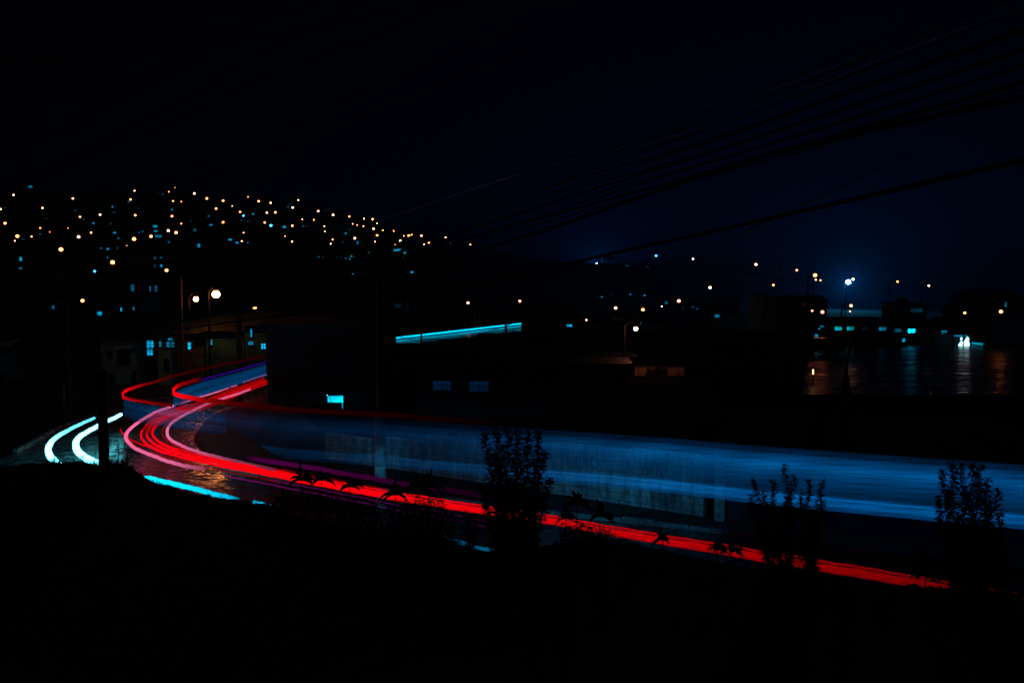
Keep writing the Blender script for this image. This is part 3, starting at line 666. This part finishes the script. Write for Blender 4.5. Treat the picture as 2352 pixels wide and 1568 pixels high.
# parked car by the yard
def car(u, y, rz, label):
    b = at(u, HZ, y); t = thing('parked_car', (b.x, b.y, 0), label, 'car'); t.rotation_euler = (0,0,rz)
    o = Vector((b.x, b.y, 0))
    prof = [(-2.1,.35),(-2.15,.75),(-1.9,.92),(-1.15,.98),(-.55,1.42),(.75,1.44),(1.45,1.0),(2.05,.9),(2.15,.6),(2.1,.35)]
    MB().slab([o+Vector((x,-.82,z)) for x, z in prof], (0,1.64,0)).build('body', M['car'], t)
    for s_ in (-1, 1):
        yy = -.83 if s_ < 0 else .82
        MB().slab([o+Vector((x,yy,z)) for x, z in ((-.98,1.0),(-.5,1.35),(.1,1.37),(.1,1.0))], (0,.01,0)).slab([o+Vector((x,yy,z)) for x, z in ((.18,1.0),(.18,1.37),(.68,1.37),(1.2,1.0))], (0,.01,0)).build('side_window', M['glass'], t)
    for x in (-1.35, 1.35):
        for s_ in (-1, 1):
            a = o+Vector((x, s_*.72, .32)); q = o+Vector((x, s_*.88, .32))
            wh = MB().tube([a, q], .32, 18).build('wheel', M['rubber'], t)
            MB().tube([q+Vector((0,s_*.001,0)), q+Vector((0,s_*.012,0))], .19, 14).build('rim', M['tin'], wh)
    for s_ in (-1, 1):
        MB().box(o.x-2.17, o.x-2.13, o.y+s_*.6-.12, o.y+s_*.6+.12, .62, .74).build('headlight', M['glass'], t)
    return t
car(1880, 84, .15, 'dark parked car at the left end of the wet yard')

# guard rail on the upper road
gr0 = at(1000, 797, 76); gr1 = at(1200, 763, 92)
t = thing('guard_rail', tuple(gr0), 'thin black guard rail in front of the far cyan road', 'guard rail')
MB().tube([gr0, gr1], .05, 6).build('rail', M['steel'], t)
for i in range(9):
    q = gr0.lerp(gr1, i/8); MB().tube([q+Vector((0,0,-1.4)), q+Vector((0,0,.35))], .05, 6).build('post', M['steel'], t)

# billboard, mast on the ridge
def ridge_y(u, v): return ground_hit(u, v, 2)
yb = 560; p0 = at(1391,588,yb); p1 = at(1403,598,yb)
g = H((p0.x+p1.x)/2, yb)
t = thing('billboard', ((p0.x+p1.x)/2, yb, g), 'black square billboard on the ridge beside the blue glow', 'billboard')
MB().box(p0.x-1, p1.x+1, yb, yb+.4, p1.z, p0.z).build('panel', M['dark'], t)
for xx in (p0.x, p1.x): MB().tube([(xx, yb+.6, g-1), (xx, yb+.6, p1.z)], .25, 6).build('leg', M['steel'], t)
p = at(1660, 565, 640); g = H(p.x, 640)
t = thing('radio_mast', (p.x, 640, g), 'thin mast on the wooded ridge', 'mast')
MB().tube([(p.x, 640, g-1), (p.x, 640, p.z)], [.35,.12], 6).build('shaft', M['steel'], t)
MB().box(p.x-1.2, p.x+1.2, 639.9, 640.1, g+6, g+6.2).build('crossarm', M['steel'], t)

# ------------------------------------------------------------------ hillside houses with lit windows, clustered
W = []
for x,y,w_,h,b in ((280,155,34,20,.5),(1496,215,16,16,.6),(1183,292,16,16,.6),(1033,338,16,14,.6),(1040,386,35,14,.3),(1580,364,16,16,.7),(1916,424,14,14,.5),(1938,506,28,14,.6),
    (2325,405,18,14,.8),(2213,464,12,10,.4),(2278,470,12,10,.4),(858,489,20,14,.7),(1018,493,10,10,.5),(367,591,12,10,.6),(422,468,8,8,.5),(690,372,14,8,.4),(45,345,12,10,.3),(770,452,16,10,.3),
    (1425,517,42,20,.6),(1430,561,34,18,.5),(1053,576,28,16,.6),(1088,627,12,10,.6),(1280,575,16,10,.4),(1310,565,12,12,.6),(1455,608,60,22,.5),(1552,662,18,12,.4),(1790,552,26,26,.3),(1827,694,26,32,.6),
    (2115,640,34,14,.8),(2178,668,28,13,.7),(2277,668,12,10,.6),(190,818,26,34,.7),(188,904,32,16,.4),(990,725,24,20,.6),(930,718,18,8,.5),(1072,716,26,20,.3),(988,803,12,24,.3),
    (1217,1083,30,60,.3),(1380,1090,12,46,.5),(1433,1090,24,54,.28),(1423,808,22,22,.25),(1480,804,20,16,.3),(1482,880,20,26,.6),(1421,880,14,22,.25),(488,1260,24,34,.3),(210,635,30,10,.25),
    (920,1262,66,52,1.0),(915,1318,46,34,.6),(1100,1282,42,34,.75),(1227,1272,20,32,.3),(1302,1216,58,26,.95),(1297,1248,28,26,.8),(1010,1245,10,10,.8),(1450,215,8,8,.2),(1270,352,10,8,.3),(1320,383,10,8,.2),(1755,464,14,6,.4),(980,134,12,8,.1)):
    u, v = c1(x,y); W.append((u,v,w_*.25,h*.25,b))
for x,y,w_,h,b in ((315,523,28,20,.75),(490,516,14,12,.4),(523,517,10,10,.3),(350,345,14,12,.4),(360,316,22,10,.15),(880,583,15,15,.6),(851,660,14,8,.3),(988,661,16,12,.7),(990,678,14,8,.6),(1149,630,10,8,.7),
    (1353,735,66,18,.95),(1423,760,17,18,.8),(1384,818,16,8,.5),(1402,797,6,6,.5),(1090,763,12,16,.5),(1027,803,19,20,.95),(931,792,13,12,.75),(957,797,14,14,.6),(990,800,9,9,.4),(916,815,13,14,.6),(880,813,13,11,.45),(836,806,8,8,.3),
    (797,801,9,8,.25),(672,803,12,11,.25),(632,798,12,12,.35),(988,867,13,12,.5),(1487,938,24,14,.95),(944,955,14,6,.8),(849,951,8,6,.5),(918,551,14,10,.2),(697,370,8,8,.2),(1632,748,8,14,.1),(1360,1245,60,36,.08)):
    u, v = c2(x,y); W.append((u,v,w_*.25,h*.25,b))
for x,y,w_,h,b in ((880,660,15,14,.45),(1142,637,11,11,.7),(1273,646,13,12,.8),(362,855,28,14,.95),(583,927,44,28,1.0),(502,753,19,18,.7),(1472,713,26,26,.3),(1638,762,28,22,.3),(1712,753,8,7,.6),(1725,753,7,7,.5),(1756,769,15,10,.55),
    (1938,835,46,27,.4),(1237,903,8,24,.35),(1042,933,12,12,.12),(962,638,6,6,.2),(1115,374,24,10,.3),(1302,384,14,8,.3),(670,331,6,6,.3)):
    u, v = c3(x,y); W.append((u,v,w_*.25,h*.25,b))
par = list(range(len(W)))
def fd(i):
    while par[i] != i: i = par[i]
    return i
for i in range(len(W)):
    for j in range(i):
        if abs(W[i][0]-W[j][0]) < 11 + (W[i][2]+W[j][2])/2 and abs(W[i][1]-W[j][1]) < 12: par[fd(i)] = fd(j)
CL = {}
for i in range(len(W)): CL.setdefault(fd(i), []).append(W[i])
HB = []; HH = []
for k, ws in CL.items():
    u0 = min(a[0]-a[2]/2 for a in ws); u1 = max(a[0]+a[2]/2 for a in ws); v0 = min(a[1]-a[3]/2 for a in ws); v1 = max(a[1]+a[3]/2 for a in ws)
    um = (u0+u1)/2
    y = ground_hit(um, v1, 1.0)
    HH.append([um, u0, u1, v0, v1, y, ws])
HH.sort()
def zone(u, v):
    if u < 1150: return ('high on' if v < 500 else 'halfway up' if v < 560 else 'low on') + ' the left hill'
    return 'below the right ridge' if u < 2360 else ''
def ordn(n):
    base = ['zeroth','first','second','third','fourth','fifth','sixth','seventh','eighth','ninth','tenth','eleventh','twelfth','thirteenth','fourteenth','fifteenth','sixteenth','seventeenth','eighteenth','nineteenth','twentieth']
    return base[n] if n <= 20 else 'twenty-'+base[n-20]
cnt = {}
for h in HH:
    um,u0,u1,v0,v1,y,ws = h; z = zone(um, (v0+v1)/2)
    br = max(a[4] for a in ws); kd = ('bright ' if br > .65 else 'dim ' if br < .35 else '') + ('lit blue window' if len(ws) == 1 else 'lit blue windows')
    key = (z, kd); cnt[key] = cnt.get(key, 0)+1; n = cnt[key]
    mg = 3.0*F/ y / 2.2 if y > 0 else 5
    mg = min(mg, 14)
    house(u0-mg*.7, u1+mg*.7, v0-.8*F/y*.8, y, 'dark house with %s, %s such from left, %s' % (kd, ordn(n), z), wins=ws,
          wallmat=['dark','board','plaster2','dark'][int(um) % 4], roof=['gable','flat','gable'][int(um) % 3], depth=5, rise=.7, over=.2, group='houses with lit windows on the hills')
    HB.append((u0-mg*.7-2, u1+mg*.7+2, v0-22, v1+14, y))

# ------------------------------------------------------------------ street lamps
def lamp(u, v, y, size, mat, label, group, h=None):
    p = at(u, v, y); g = H(p.x, y); R = max(.08, size*.92*y/F)
    t = thing('street_lamp', (p.x, y+.6, g), label, 'street lamp', group)
    far = y > 180
    pr = .12 if far else .08
    px_ = p.x - (.9 if y > 60 else .5)
    MB().tube([(px_, y+.25, g-.3), (px_, y+.25, p.z+.15)], [pr*1.2, pr*.7], 6 if far else 10).build('pole', M['polewood'], t)
    MB().tube([(px_, y+.25, p.z+.12), ((px_+p.x)/2, y+.22, p.z+R*.8+.22), (p.x, y+.15, p.z+R*.7+.16)], pr*.5, 5).build('arm', M['polewood'], t)
    MB().ball((p.x, y+.12*R, p.z+R*1.0), R*.9, R*.8, R*.25, 10, 6).build('housing', M['steel'], t)
    MB().ball(p, R, R*.8, R*.85, 12, 8).build('lens', mat, t, True)
    return t
LO = []
for x,y,s_ in ((125,230,2),(390,350,2.5),(5,360,2.5),(47,490,3),(670,262,2.2),(735,432,2.2),(370,533,1.5),(290,612,1.5),(137,650,1.2),(625,534,.8),(456,570,.8),(160,608,4),(722,614,3.5),(837,576,2.2),(920,411,2.5),
    (560,730,5),(1034,848,5),(1235,189,2),(1200,271,2.2),(1243,416,2.5),(1232,634,4.5),(1388,610,3.5),(1547,557,3),(1618,576,3.5),(1666,493,1.5),(1580,425,2.6),(1590,286,1.8),(1666,292,1.2),(1550,198,1.7),(1607,165,1.2),
    (1785,216,2.5),(1900,262,2.7),(1985,356,2.5),(2050,283,2.5),(2050,481,2.6),(2134,331,1),(2206,385,2.2),(2280,248,1.2),(2238,576,1.5),(2222,654,1.5),(1165,695,.8),(1530,922,4)):
    u, v = c1(x,y); LO.append((u,v,s_))
for x,y,s_ in ((80,288,2.5),(190,303,2),(155,393,2),(233,390,2.5),(135,483,2.2),(443,277,1.5),(393,345,2.3),(388,512,2.5),(481,453,1.2),(587,458,1.5),(627,378,2),(764,413,2.5),(683,516,1.2),(688,564,1.5),(321,608,1.1),
    (386,657,1.7),(760,638,1.7),(741,678,1.5),(912,428,2),(944,495,1),(985,507,1.1),(1042,516,1.5),(1048,447,1.3),(1127,453,2.3),(1168,491,1.3),(1135,540,2.3),(1168,600,2.5),(1150,657,2),(1098,655,.9),(963,627,2.5),
    (1221,554,1.5),(1320,560,2),(1414,606,1.2),(1460,604,3),(1485,594,1.5),(1381,650,2.7),(1365,666,1.5),(1333,682,1.5),(1576,604,2),(1642,666,2.2),(1600,685,1.3),(1798,622,2),(1841,678,1.6),(1816,694,1.3),(2025,686,1.3)):
    u, v = c2(x,y); LO.append((u,v,s_))
LR = []
for x,y,s_,k in ((1007,762,3.5,'o'),(1258,777,3.8,'o'),(738,872,2.5,'r'),(1588,697,4,'r'),(1875,575,3.5,'o'),(2325,720,3.8,'r'),(2321,757,1.5,'o'),(1718,312,2.2,'w'),(2297,362,3,'o'),(1432,748,1.5,'w')):
    u, v = c3(x,y); LR.append((u,v,s_,k))
for x,y,s_,k in ((312,404,2.5,'r'),(476,450,4.5,'o'),(482,490,1.8,'o'),(524,496,2,'o'),(817,486,3,'w'),(102,538,2.5,'o'),(1215,507,2.3,'o'),(1495,543,2.2,'w')):
    u, v = c4(x,y); LR.append((u,v,s_,k))
def sizeword(s_): return 'pinprick' if s_ < 1.4 else 'small' if s_ < 2.3 else 'medium' if s_ < 3.2 else 'large'
KM = dict(o=M['orange'], r=M['redlamp'], w=M['warmw'])
KC = dict(o='orange', r='reddish', w='warm white')
cnt = {}
for (u, v, s_, k) in sorted([(a,b,c,'o') for a,b,c in LO] + LR):
    y = ground_hit(u, v, 7.0)
    for (a,b,c,d,hy) in HB:
        if a < u < b and c < v < d and y > hy-2: y = min(y, hy-4)
    z = zone(u, v); kk = '%s %s' % (sizeword(s_), KC[k]); key = (z, kk); cnt[key] = cnt.get(key, 0)+1
    lamp(u, v, y, s_, (M['orange2'] if k == 'o' and random.random() < .4 else KM[k]), '%s street lamp, %s such from left, %s' % (kk, ordn(cnt[key]), z), 'lit street lamps on the hills')
for (u, v, y, s_, mat, lb) in (
    (496,676,58,10,'orange_big','largest brightest orange street lamp above the bend'),
    (450,687,60,6.5,'orange_big','second brightest orange street lamp, just left of the brightest'),
    (585,706,72,4.3,'orange','orange street lamp right of the brightest pair, above the black house'),
    (189.5,690.5,85,4.2,'orange','orange street lamp left of the bright cyan window'),
    (1075,695.5,100,3.2,'redlamp','reddish lamp above the middle of the far cyan trail'),
    (1194,691.5,104,3,'redlamp','reddish lamp above the right end of the far cyan trail'),
    (1460,755,46.6,5.0,'shedlamp','large reddish lamp above the graffiti shed'),
    (1865.5,713.5,90,2,'redlamp','small reddish lamp left of the lamp over the brick building'),
    (1889,716.5,91,4,'redlamp','bright reddish lamp over the left end of the brick building'),
    (1954.7,702,110,3.6,'redlamp','reddish lamp straight below the blue floodlight'),
    (1952.5,715,108,1.4,'redlamp','small lamp under the one below the blue floodlight'),
    (2189,705.7,108,3.2,'redlamp','reddish lamp left above the glowing shed'),
    (2216,718.5,93,3,'orange','orange lamp directly above the glowing shed'),
    (2299,715.5,92,4.2,'orange','rightmost large orange lamp below the gabled house')):
    lamp(u, v, y, s_, M[mat], lb, 'nearer street lamps')
for (u, v, s_, mat, lb, y) in ((1948.3,647.8,5.5,'blueBig','huge blue floodlight above the right hillside',300),(1507,587.3,2.8,'blueL','blue street lamp on the ridge right of the billboard',None),
    (1371,606.5,3.2,'blueRidge','blue lamp hidden behind the ridge left of the billboard',690),(217.5,623,3,'blueL','blue street lamp low on the left hill',None),(622.3,518,3.4,'blueL','brightest blue lamp halfway up the left hill',None),(c1(2236,420)[0],c1(2236,420)[1],2.4,'blueL','blue lamp high on the left hill beside an orange one',None)):
    if y is None: y = ground_hit(u, v, 7)
    lamp(u, v, y, s_, M[mat], lb, 'blue street lamps')

# ------------------------------------------------------------------ cables
DD = [(-100,47),(0,46),(228,42),(547,38),(870,31),(1200,23),(1640,16),(2000,12),(2352,9.5),(2500,8.5)]
def cable(px, r, label, mat='cable', dscale=1.0, n=8, group='cables crossing the sky'):
    P = smooth_path([Vector((u, v, 0)) for u, v in px], n)
    Q = []
    for q in P:
        inv = None
        for (a, da), (b, db) in zip(DD, DD[1:]):
            if q.x <= b or b == 2500:
                tt = (q.x-a)/(b-a); inv = (1/da)*(1-tt)+(1/db)*tt; break
        Q.append(at(q.x, q.y, dscale/inv))
    if px[0][0] > 2400: Q = longer(Q[::-1], 14)
    tag(MB().tube(Q, r, 6).build('power_cable', M[mat], smooth=True), label, 'cable', group)
def fan(i, n, a, b): return a + (b-a)*i/(n-1)
NC = 13
for i in range(NC):
    jt = [0,9,-6,4,-12,7,-3,11,-5,6,-8,3,0][i]
    rs = [.012,.010,.011,.013,.010,.018,.011,.012,.022,.011,.013,.024,.012][i]
    cable([(2480, fan(i,NC,-110,150)), (2352, fan(i,NC,-50,205)+jt*1.3), (2000, fan(i,NC,100,303)+jt*.9), (1640, fan(i,NC,250,402)+jt*.8), (1200, fan(i,NC,400,525)-jt*.5), (870, fan(i,NC,545,615)), (700, fan(i,NC,610,662)), (547, fan(i,NC,668,708)), (380, fan(i,NC,722,750)), (228, fan(i,NC,750,782)), (0, fan(i,NC,770,815)), (-60, fan(i,NC,772,822))], rs,
          '%s cable from the top of the bundle rising to the top right' % ordn(i+1).replace('first','uppermost'))
cable([(2480,-45),(2352,12),(2000,146),(1680,277),(1400,345),(1200,398),(870,508)], .006, 'thin bare wire glinting above the bundle at top right', 'barecable')
cable([(2480,-75),(2310,0),(2000,122),(1760,210)], .005, 'second thin glinting wire at the top right corner', 'barecable')
cable([(2480,336),(2352,368),(2090,428),(1820,490),(1600,540),(1380,588),(1162,640),(870,696),(700,718),(547,738),(300,770),(0,803)], .030, 'thick black cable below the bundle, crossing the right ridge')
cable([(2480,205),(2352,225),(1900,322),(1640,395),(1200,545),(870,630),(700,668),(547,712),(300,760),(0,800)], .034, 'thickest cable along the underside of the bundle')
cable([(2100,355),(2040,378),(1850,468),(1700,536),(1516,610)], .010, 'thin cable branching down from the thick one to the ridge', dscale=1.3)
for px, lb in (([(660,-10),(460,118),(288,220),(120,310),(0,366),(-40,384)], 'faint upper cable crossing the top left sky steeply'),
               ([(870,-10),(488,192),(287,304),(120,382),(0,430),(-40,446)], 'second faint cable crossing the top left sky'),
               ([(1075,-10),(800,105),(574,195),(300,322),(0,450)], 'third faint cable crossing the top left sky'),
               ([(1200,60),(1150,80),(800,225),(402,402),(200,470),(0,552)], 'fourth faint cable above the left hill lamps'),
               ([(1200,120),(1150,138),(747,299),(517,390),(250,490),(0,590)], 'fifth faint cable above the left hill lamps'),
               ([(1010,4),(978,11),(700,68),(402,112),(200,128),(0,135),(-40,134)], 'faint sagging cable across the top left corner')):
    cable(px, .016, lb, dscale=.55, group='faint cables over the left sky')
for i in range(7):
    cable([(612, 700+i*9), (547, 712+i*8.5), (415, 733+i*7.5), (300, 742+i*8), (153, 740+i*9.5), (40, 748+i*10), (-40, 752+i*11)], .012, '%s cable from the top running past the thin left pole' % ordn(i+1), dscale=1.08, group='cables along the far street')
for i, (px, lb) in enumerate((([(254,775),(300,786),(360,800),(420,812),(547,828),(612,830)],'slack wire sagging across the street houses'),([(230,812),(330,800),(420,790),(547,778),(640,766)],'wire rising right across the street windows'),([(870,760),(990,787),(1090,770),(1200,735),(1300,700)],'loose wire crossing the far cyan trail'))):
    cable(px, .012, lb, dscale=1.25, group='wires over the far street')

# ------------------------------------------------------------------ plants
def rnd_dir(): 
    a = random.uniform(0, 2*pi); z = random.uniform(-.3,.8); return Vector((cos(a), sin(a), z))
def shrub(u, vt, wpx, dy, label, stems, leafL=.075, name='shrub', leaning=.0, vb=None, dens=1.0):
    v, d = crest(u); y = d+dy; base = at(u, v+25, y) if vb is None else at(u, vb, y)
    t = thing(name, tuple(base), label, 'shrub', 'shrubs along the bank edge' if name == 'shrub' else 'low bushes below the red trails')
    st = MB(); lf = MB()
    for (du, dvt, bw) in stems:
        top = at(u+du, vt+dvt, y+random.uniform(-.15,.15)); n = 14
        b0 = base + Vector((du*.35*y/F, random.uniform(-.08,.08), 0))
        pts = [b0.lerp(top, i/n) + Vector((.02*sin(i*1.3+du), .015*sin(i+du), 0)) for i in range(n+1)]
        st.tube(pts, [.012*(1-i/n)+.003 for i in range(n+1)], 5)
        L = (top-b0).length; nw = int(L/.026*dens)
        for j in range(nw):
            f = j/nw; q = b0.lerp(top, f); i = int(f*n); q = pts[i].lerp(pts[min(n,i+1)], f*n-i)
            spread = bw*y/F*(1-f)**.6 + .02
            for k in range(3):
                dr = rnd_dir(); off = Vector((dr.x, dr.y, 0))*spread*random.random()
                if off.length > .05 and random.random() < .35: st.tube([q, q+off+Vector((0,0,.03))], .0025, 3)
                for l in range(3):
                    d2 = rnd_dir(); lf.leaf(q+off+Vector((0,0,random.uniform(-.02,.02))), d2, (0,0,1), leafL*random.uniform(.7,1.3), leafL*.5)
    st.build('stem', M['bark'], t); lf.build('foliage', M['leaf'], t)
    return t
shrub(1178, 985, 100, -.4, 'tall dense shrub with upright stems, black against the blue band', [(-62,5,26),(-40,-5,30),(-15,0,34),(10,0,30),(38,6,24),(62,4,22),(72,52,18),(-30,60,50),(20,70,55),(85,110,14),(0,120,60),(-70,125,16),(50,130,40)], .075, vb=1330)
shrub(1806, 1066, 60, -.3, 'slim shrub with the tallest spike, middle one at right', [(0,0,12),(16,24,6),(-34,34,6),(-75,30,7),(-85,68,8),(-50,60,8),(8,70,26),(-20,120,30)], .05, vb=1340)
shrub(1864, 1098, 60, -.3, 'slim shrub with two short spikes right of the tallest one', [(-8,0,12),(26,6,6),(-28,30,8),(10,50,18),(0,90,26)], .05, vb=1335)
shrub(2228, 1062, 90, -.3, 'broad shrub with drooping leaf tips near the right edge', [(-78,78,8),(-62,15,10),(-46,-2,18),(-18,0,22),(4,-2,24),(26,3,22),(45,35,14),(60,60,16),(76,110,10),(10,70,50),(-20,90,50),(40,110,30)], .06, vb=1400)
def rosette(u, vb, vt, spanpx, label, blades=7, dy=-.2, name='broad_leaf_plant', stempx=0, seed=0):
    v, d = crest(u); y = d+dy; rr = random.Random(seed)
    base = at(u, max(vb, v+6), y); crown = at(u, vt, y); L = 1.3*spanpx*y/F
    t = thing(name, tuple(base), label, 'plant', 'arching leaf plants along the bank edge')
    MB().tube([base, crown], [.012,.006], 6).build('stem', M['bark'], t)
    lf = MB()
    blades += 5
    for k in range(blades):
        sgn = 1 if k % 2 else -1
        el = [0.15,0.2,0.55,0.6,1.0,1.05,1.45,1.5,.35,.4,.8,.85,1.2][k % 13] + rr.uniform(-.12,.12)
        dx = sgn*cos(el)*rr.uniform(.7,1.0); dyy = rr.uniform(-.8,.8)
        up = sin(el)*1.0+.25
        Lk = L*rr.uniform(.55,1.1)
        n = 8; prev = None; W_ = L*.20
        pts = []
        for i in range(n+1):
            f = i/n; pts.append(crown + Vector((dx*Lk*f, dyy*Lk*.5*f, Lk*(up*f - (.25+.75*abs(dx))*f*f))))
        n0 = len(lf.v)
        for i, q in enumerate(pts):
            f = i/n; ww = W_*(sin(pi*min(1, f*.9+.08)))**.8
            tt = (pts[min(i+1,n)]-pts[max(i-1,0)]).normalized(); sd = tt.cross(Vector((0,1,0))).normalized()
            side = (sd*.8+Vector((0,.6,0))).normalized()*ww/2
            lf.v += [tuple(q-side), tuple(q+Vector((0,0,-ww*.15))), tuple(q+side)]
            if i:
                a = n0+3*(i-1); lf.f += [(a,a+3,a+4,a+1),(a+1,a+4,a+5,a+2)]
    lf.build('foliage', M['leaf2'], t, True)
for i, (u, vb, vt, sp, bl, lb) in enumerate((
    (692,1190,1103,36,7,'leftmost arching leaf plant against the red trails'),(738,1200,1102,32,6,'arching leaf plant second from left against the red trails'),
    (803,1205,1118,30,5,'arching leaf plant with one upright leaf against the red trails'),(908,1225,1136,34,6,'arching leaf plant left of the bushy one'),
    (955,1225,1124,34,8,'bushy arching plant below the utility pole'),(985,1230,1118,34,8,'bushy arching plant with a curled tip left of the tall shrub'),
    (1325,1250,1158,36,8,'tallest arching leaf plant right of the tall shrub'),(1378,1250,1186,40,6,'arching leaf plant with a long drooping right leaf'),
    (1300,1250,1190,26,7,'low arching plant at the foot of the tall shrub'),(1522,1262,1240,26,7,'small spiky plant alone over the red band'),
    (1648,1285,1256,26,6,'low broad plant right of the spiky plant'),(1680,1290,1262,24,6,'low leafy plant touching the slim shrubs'),
    (2125,1345,1322,26,7,'low plant left of the broad right shrub'),(2310,1375,1352,24,7,'low plant near the right edge of the photo'),
    (1010,1245,1215,26,7,'low dark plant below the curled one'),(850,1225,1180,26,7,'low plant between the red trail plants'),(760,1215,1165,28,7,'low dark plant under the left pair'),(650,1180,1150,22,6,'small plant at the left start of the row'))):
    rosette(u, vb, vt, sp, lb, bl, dy=-.2-.03*(i % 3), seed=i)
for i, (u, vt, w_) in enumerate(((640,1160,30),(668,1140,34),(706,1136,34),(742,1146,34),(782,1150,32),(822,1160,34),(862,1164,34),(902,1172,34),(938,1160,34),(968,1150,40),(1000,1145,38),(1030,1185,30),(1080,1185,30),(1305,1212,30),(1335,1206,32),(1362,1218,32),(1390,1222,30),(1655,1272,26),(1690,1280,26),(1775,1296,30),(1850,1305,30),(2120,1338,26),(2180,1350,30),(2300,1366,26))):
    shrub(u, vt-14, w_, -.25, 'low black leafy bush, %s from the left along the red trails' % ordn(i+1), [(-16,10,20),(-6,0,18),(6,6,20),(17,14,18)], .055, name='low_bush', vb=1260, dens=.6)
# low scrub along the bank crest: uncountable
sc = MB()
for i in range(5200):
    u = random.uniform(-100, 2450)
    dens = lerp([(-100,.8),(60,1),(330,1),(420,.45),(620,.7),(1250,1),(1450,.35),(1800,.6),(2400,.7)], u)
    if random.random() > dens: continue
    p = crest_pt(u, 4, random.uniform(-.5,.25)); p.z -= .02
    hgt = random.uniform(.02,.11)*(.6 if u > 1450 else 1)*(1.9 if 90 < u < 330 and random.random() < .35 else 1)
    d = Vector((random.uniform(-.6,.6), random.uniform(-.5,.5), 1)).normalized()
    sc.leaf(p, d, (random.uniform(-1,1),1,0), hgt, .012)
    if random.random() < .55:
        for k in range(3): sc.leaf(p+d*hgt*random.uniform(.3,1), rnd_dir(), (0,0,1), .05, .028)
tag(sc.build('scrub', M['leaf'], None), 'low black weeds and grass along the top of the bank', 'undergrowth', kind='stuff')
def weed(u, vt, label):
    v, d = crest(u); y = d-.2; base = at(u, v+10, y); top = at(u+4, vt, y)
    t = thing('tall_weed', tuple(base), label, 'weed', 'tall weeds by the black post')
    P = smooth_path([base, base.lerp(top,.5)+Vector((.02,0,0)), top], 5); MB().tube(P, .006, 5).build('stem', M['bark'], t)
    m = MB()
    for k in range(16): m.leaf(top+Vector((0,0,random.uniform(-.10,.03))), rnd_dir(), (0,0,1), .05, .02)
    for k in range(24): m.leaf(base.lerp(top, random.random()), rnd_dir(), (0,0,1), .05, .018)
    m.build('seed_head', M['leaf'], t)
for u, vt, lb in ((246,1018,'seed head weed just right of the black post'),(268,1017,'second seed head weed right of the black post'),(215,1035,'short weed left of the black post'),(290,1042,'outermost weed right of the black post'),(120,1050,'weed under the left cyan trail'),(185,1048,'weed between the cyan trails')):
    weed(u, vt, lb)
# trees
def tree(u, vtop, vbase, y, wpx, label, conifer=False, cat='tree', n=500, leaf=None, name='tree', group=None):
    top = at(u, vtop, y); g = H(top.x, y) if vbase is None else at(u, vbase, y).z
    x = top.x; Ht = max(1.0, top.z-g); Wd = wpx*y/F/2; lf = leaf or Wd*.28
    t = thing(name, (x, y, g), label, cat, group)
    tr = MB().tube([(x,y,g-.5),(x+.02*Ht,y,g+Ht*.5),(x,y,g+Ht*.85)], [Ht*.035,Ht*.022,Ht*.008], 7)
    m = MB()
    if conifer:
        for i in range(n):
            f = random.random()**.8; r = Wd*(1-f)*random.uniform(.3,1.1)+.02*Wd; a = random.uniform(0,2*pi)
            m.leaf((x+r*.5*cos(a), y+r*.5*sin(a), g+Ht*(.12+.86*f)), (cos(a),sin(a),-.35), (0,0,1), lf*(1.1-f*.7), lf*.4)
    else:
        cs = [(random.uniform(-.6,.6), random.uniform(-.6,.6), random.uniform(.35,.85)) for _ in range(11)]
        for c in cs:
            q = Vector((x+c[0]*Wd, y+c[1]*Wd, g+Ht*c[2])); tr.tube([(x,y,g+Ht*.35), q], [Ht*.012, Ht*.004], 4)
            for i in range(n//11):
                d = rnd_dir(); r = Wd*.42*random.random()**.4
                m.leaf(q+Vector((d.x*r, d.y*r, random.uniform(-1,1)*r*.8)), rnd_dir(), (0,0,1), lf, lf*.6)
    tr.build('trunk', M['bark'], t); m.build('crown', M['leaf'], t)
tree(1505, 842, 905, 48.4, 62, 'round black bush in front of the graffiti shed', cat='bush', name='bush', n=1600, leaf=.13)
tree(2228, 664, 800, 103, 74, 'large round black tree behind the glowing shed', n=1800, leaf=.5)
tree(2165, 690, 800, 106, 40, 'smaller dark tree left of the large round one', n=900, leaf=.4)
tree(2068, 668, 800, 112, 30, 'dark tree behind the house with pale shutters', n=900, leaf=.4)
cw = [(1592,590,8),(1600,592,9),(1611,588,12),(1636,578,9),(1650,589,12),(1665,592,14),(1690,598,18),(1706,604,14),(1762,612,18),(1779,603,12),(1795,613,13),(1806,616,10),(1822,622,14),(1842,630,14),(1376,594,10),(1421,601,14),(1452,602,10),(1470,600,9)]
for i, (u, vt, wd) in enumerate(cw):
    tree(u, vt, None, 600 if u > 1500 else 570, wd, 'dark ridge tree, %s from the left along the right skyline' % ordn(sorted(c[0] for c in cw).index(u)+1), conifer=(wd < 12), n=260, leaf=1.6, group='trees on the ridge')
# clutter: small lit specks on the road side

# ------------------------------------------------------------------ night haze
HAZE = True
if HAZE:
    m = bpy.data.materials.new('night_haze'); m.use_nodes = True; t = m.node_tree; t.nodes.remove(t.nodes['Principled BSDF'])
    pv = t.nodes.new('ShaderNodeVolumePrincipled'); pv.inputs['Color'].default_value = (.10,.45,1,1); pv.inputs['Density'].default_value = .0003; pv.inputs['Anisotropy'].default_value = .6
    t.links.new(pv.outputs[0], t.nodes['Material Output'].inputs['Volume'])
    hz = MB().box(-1150,1150,-62,902,-8,130).build('haze', m); tag(hz, 'thin night haze over the valley', kind='stuff')
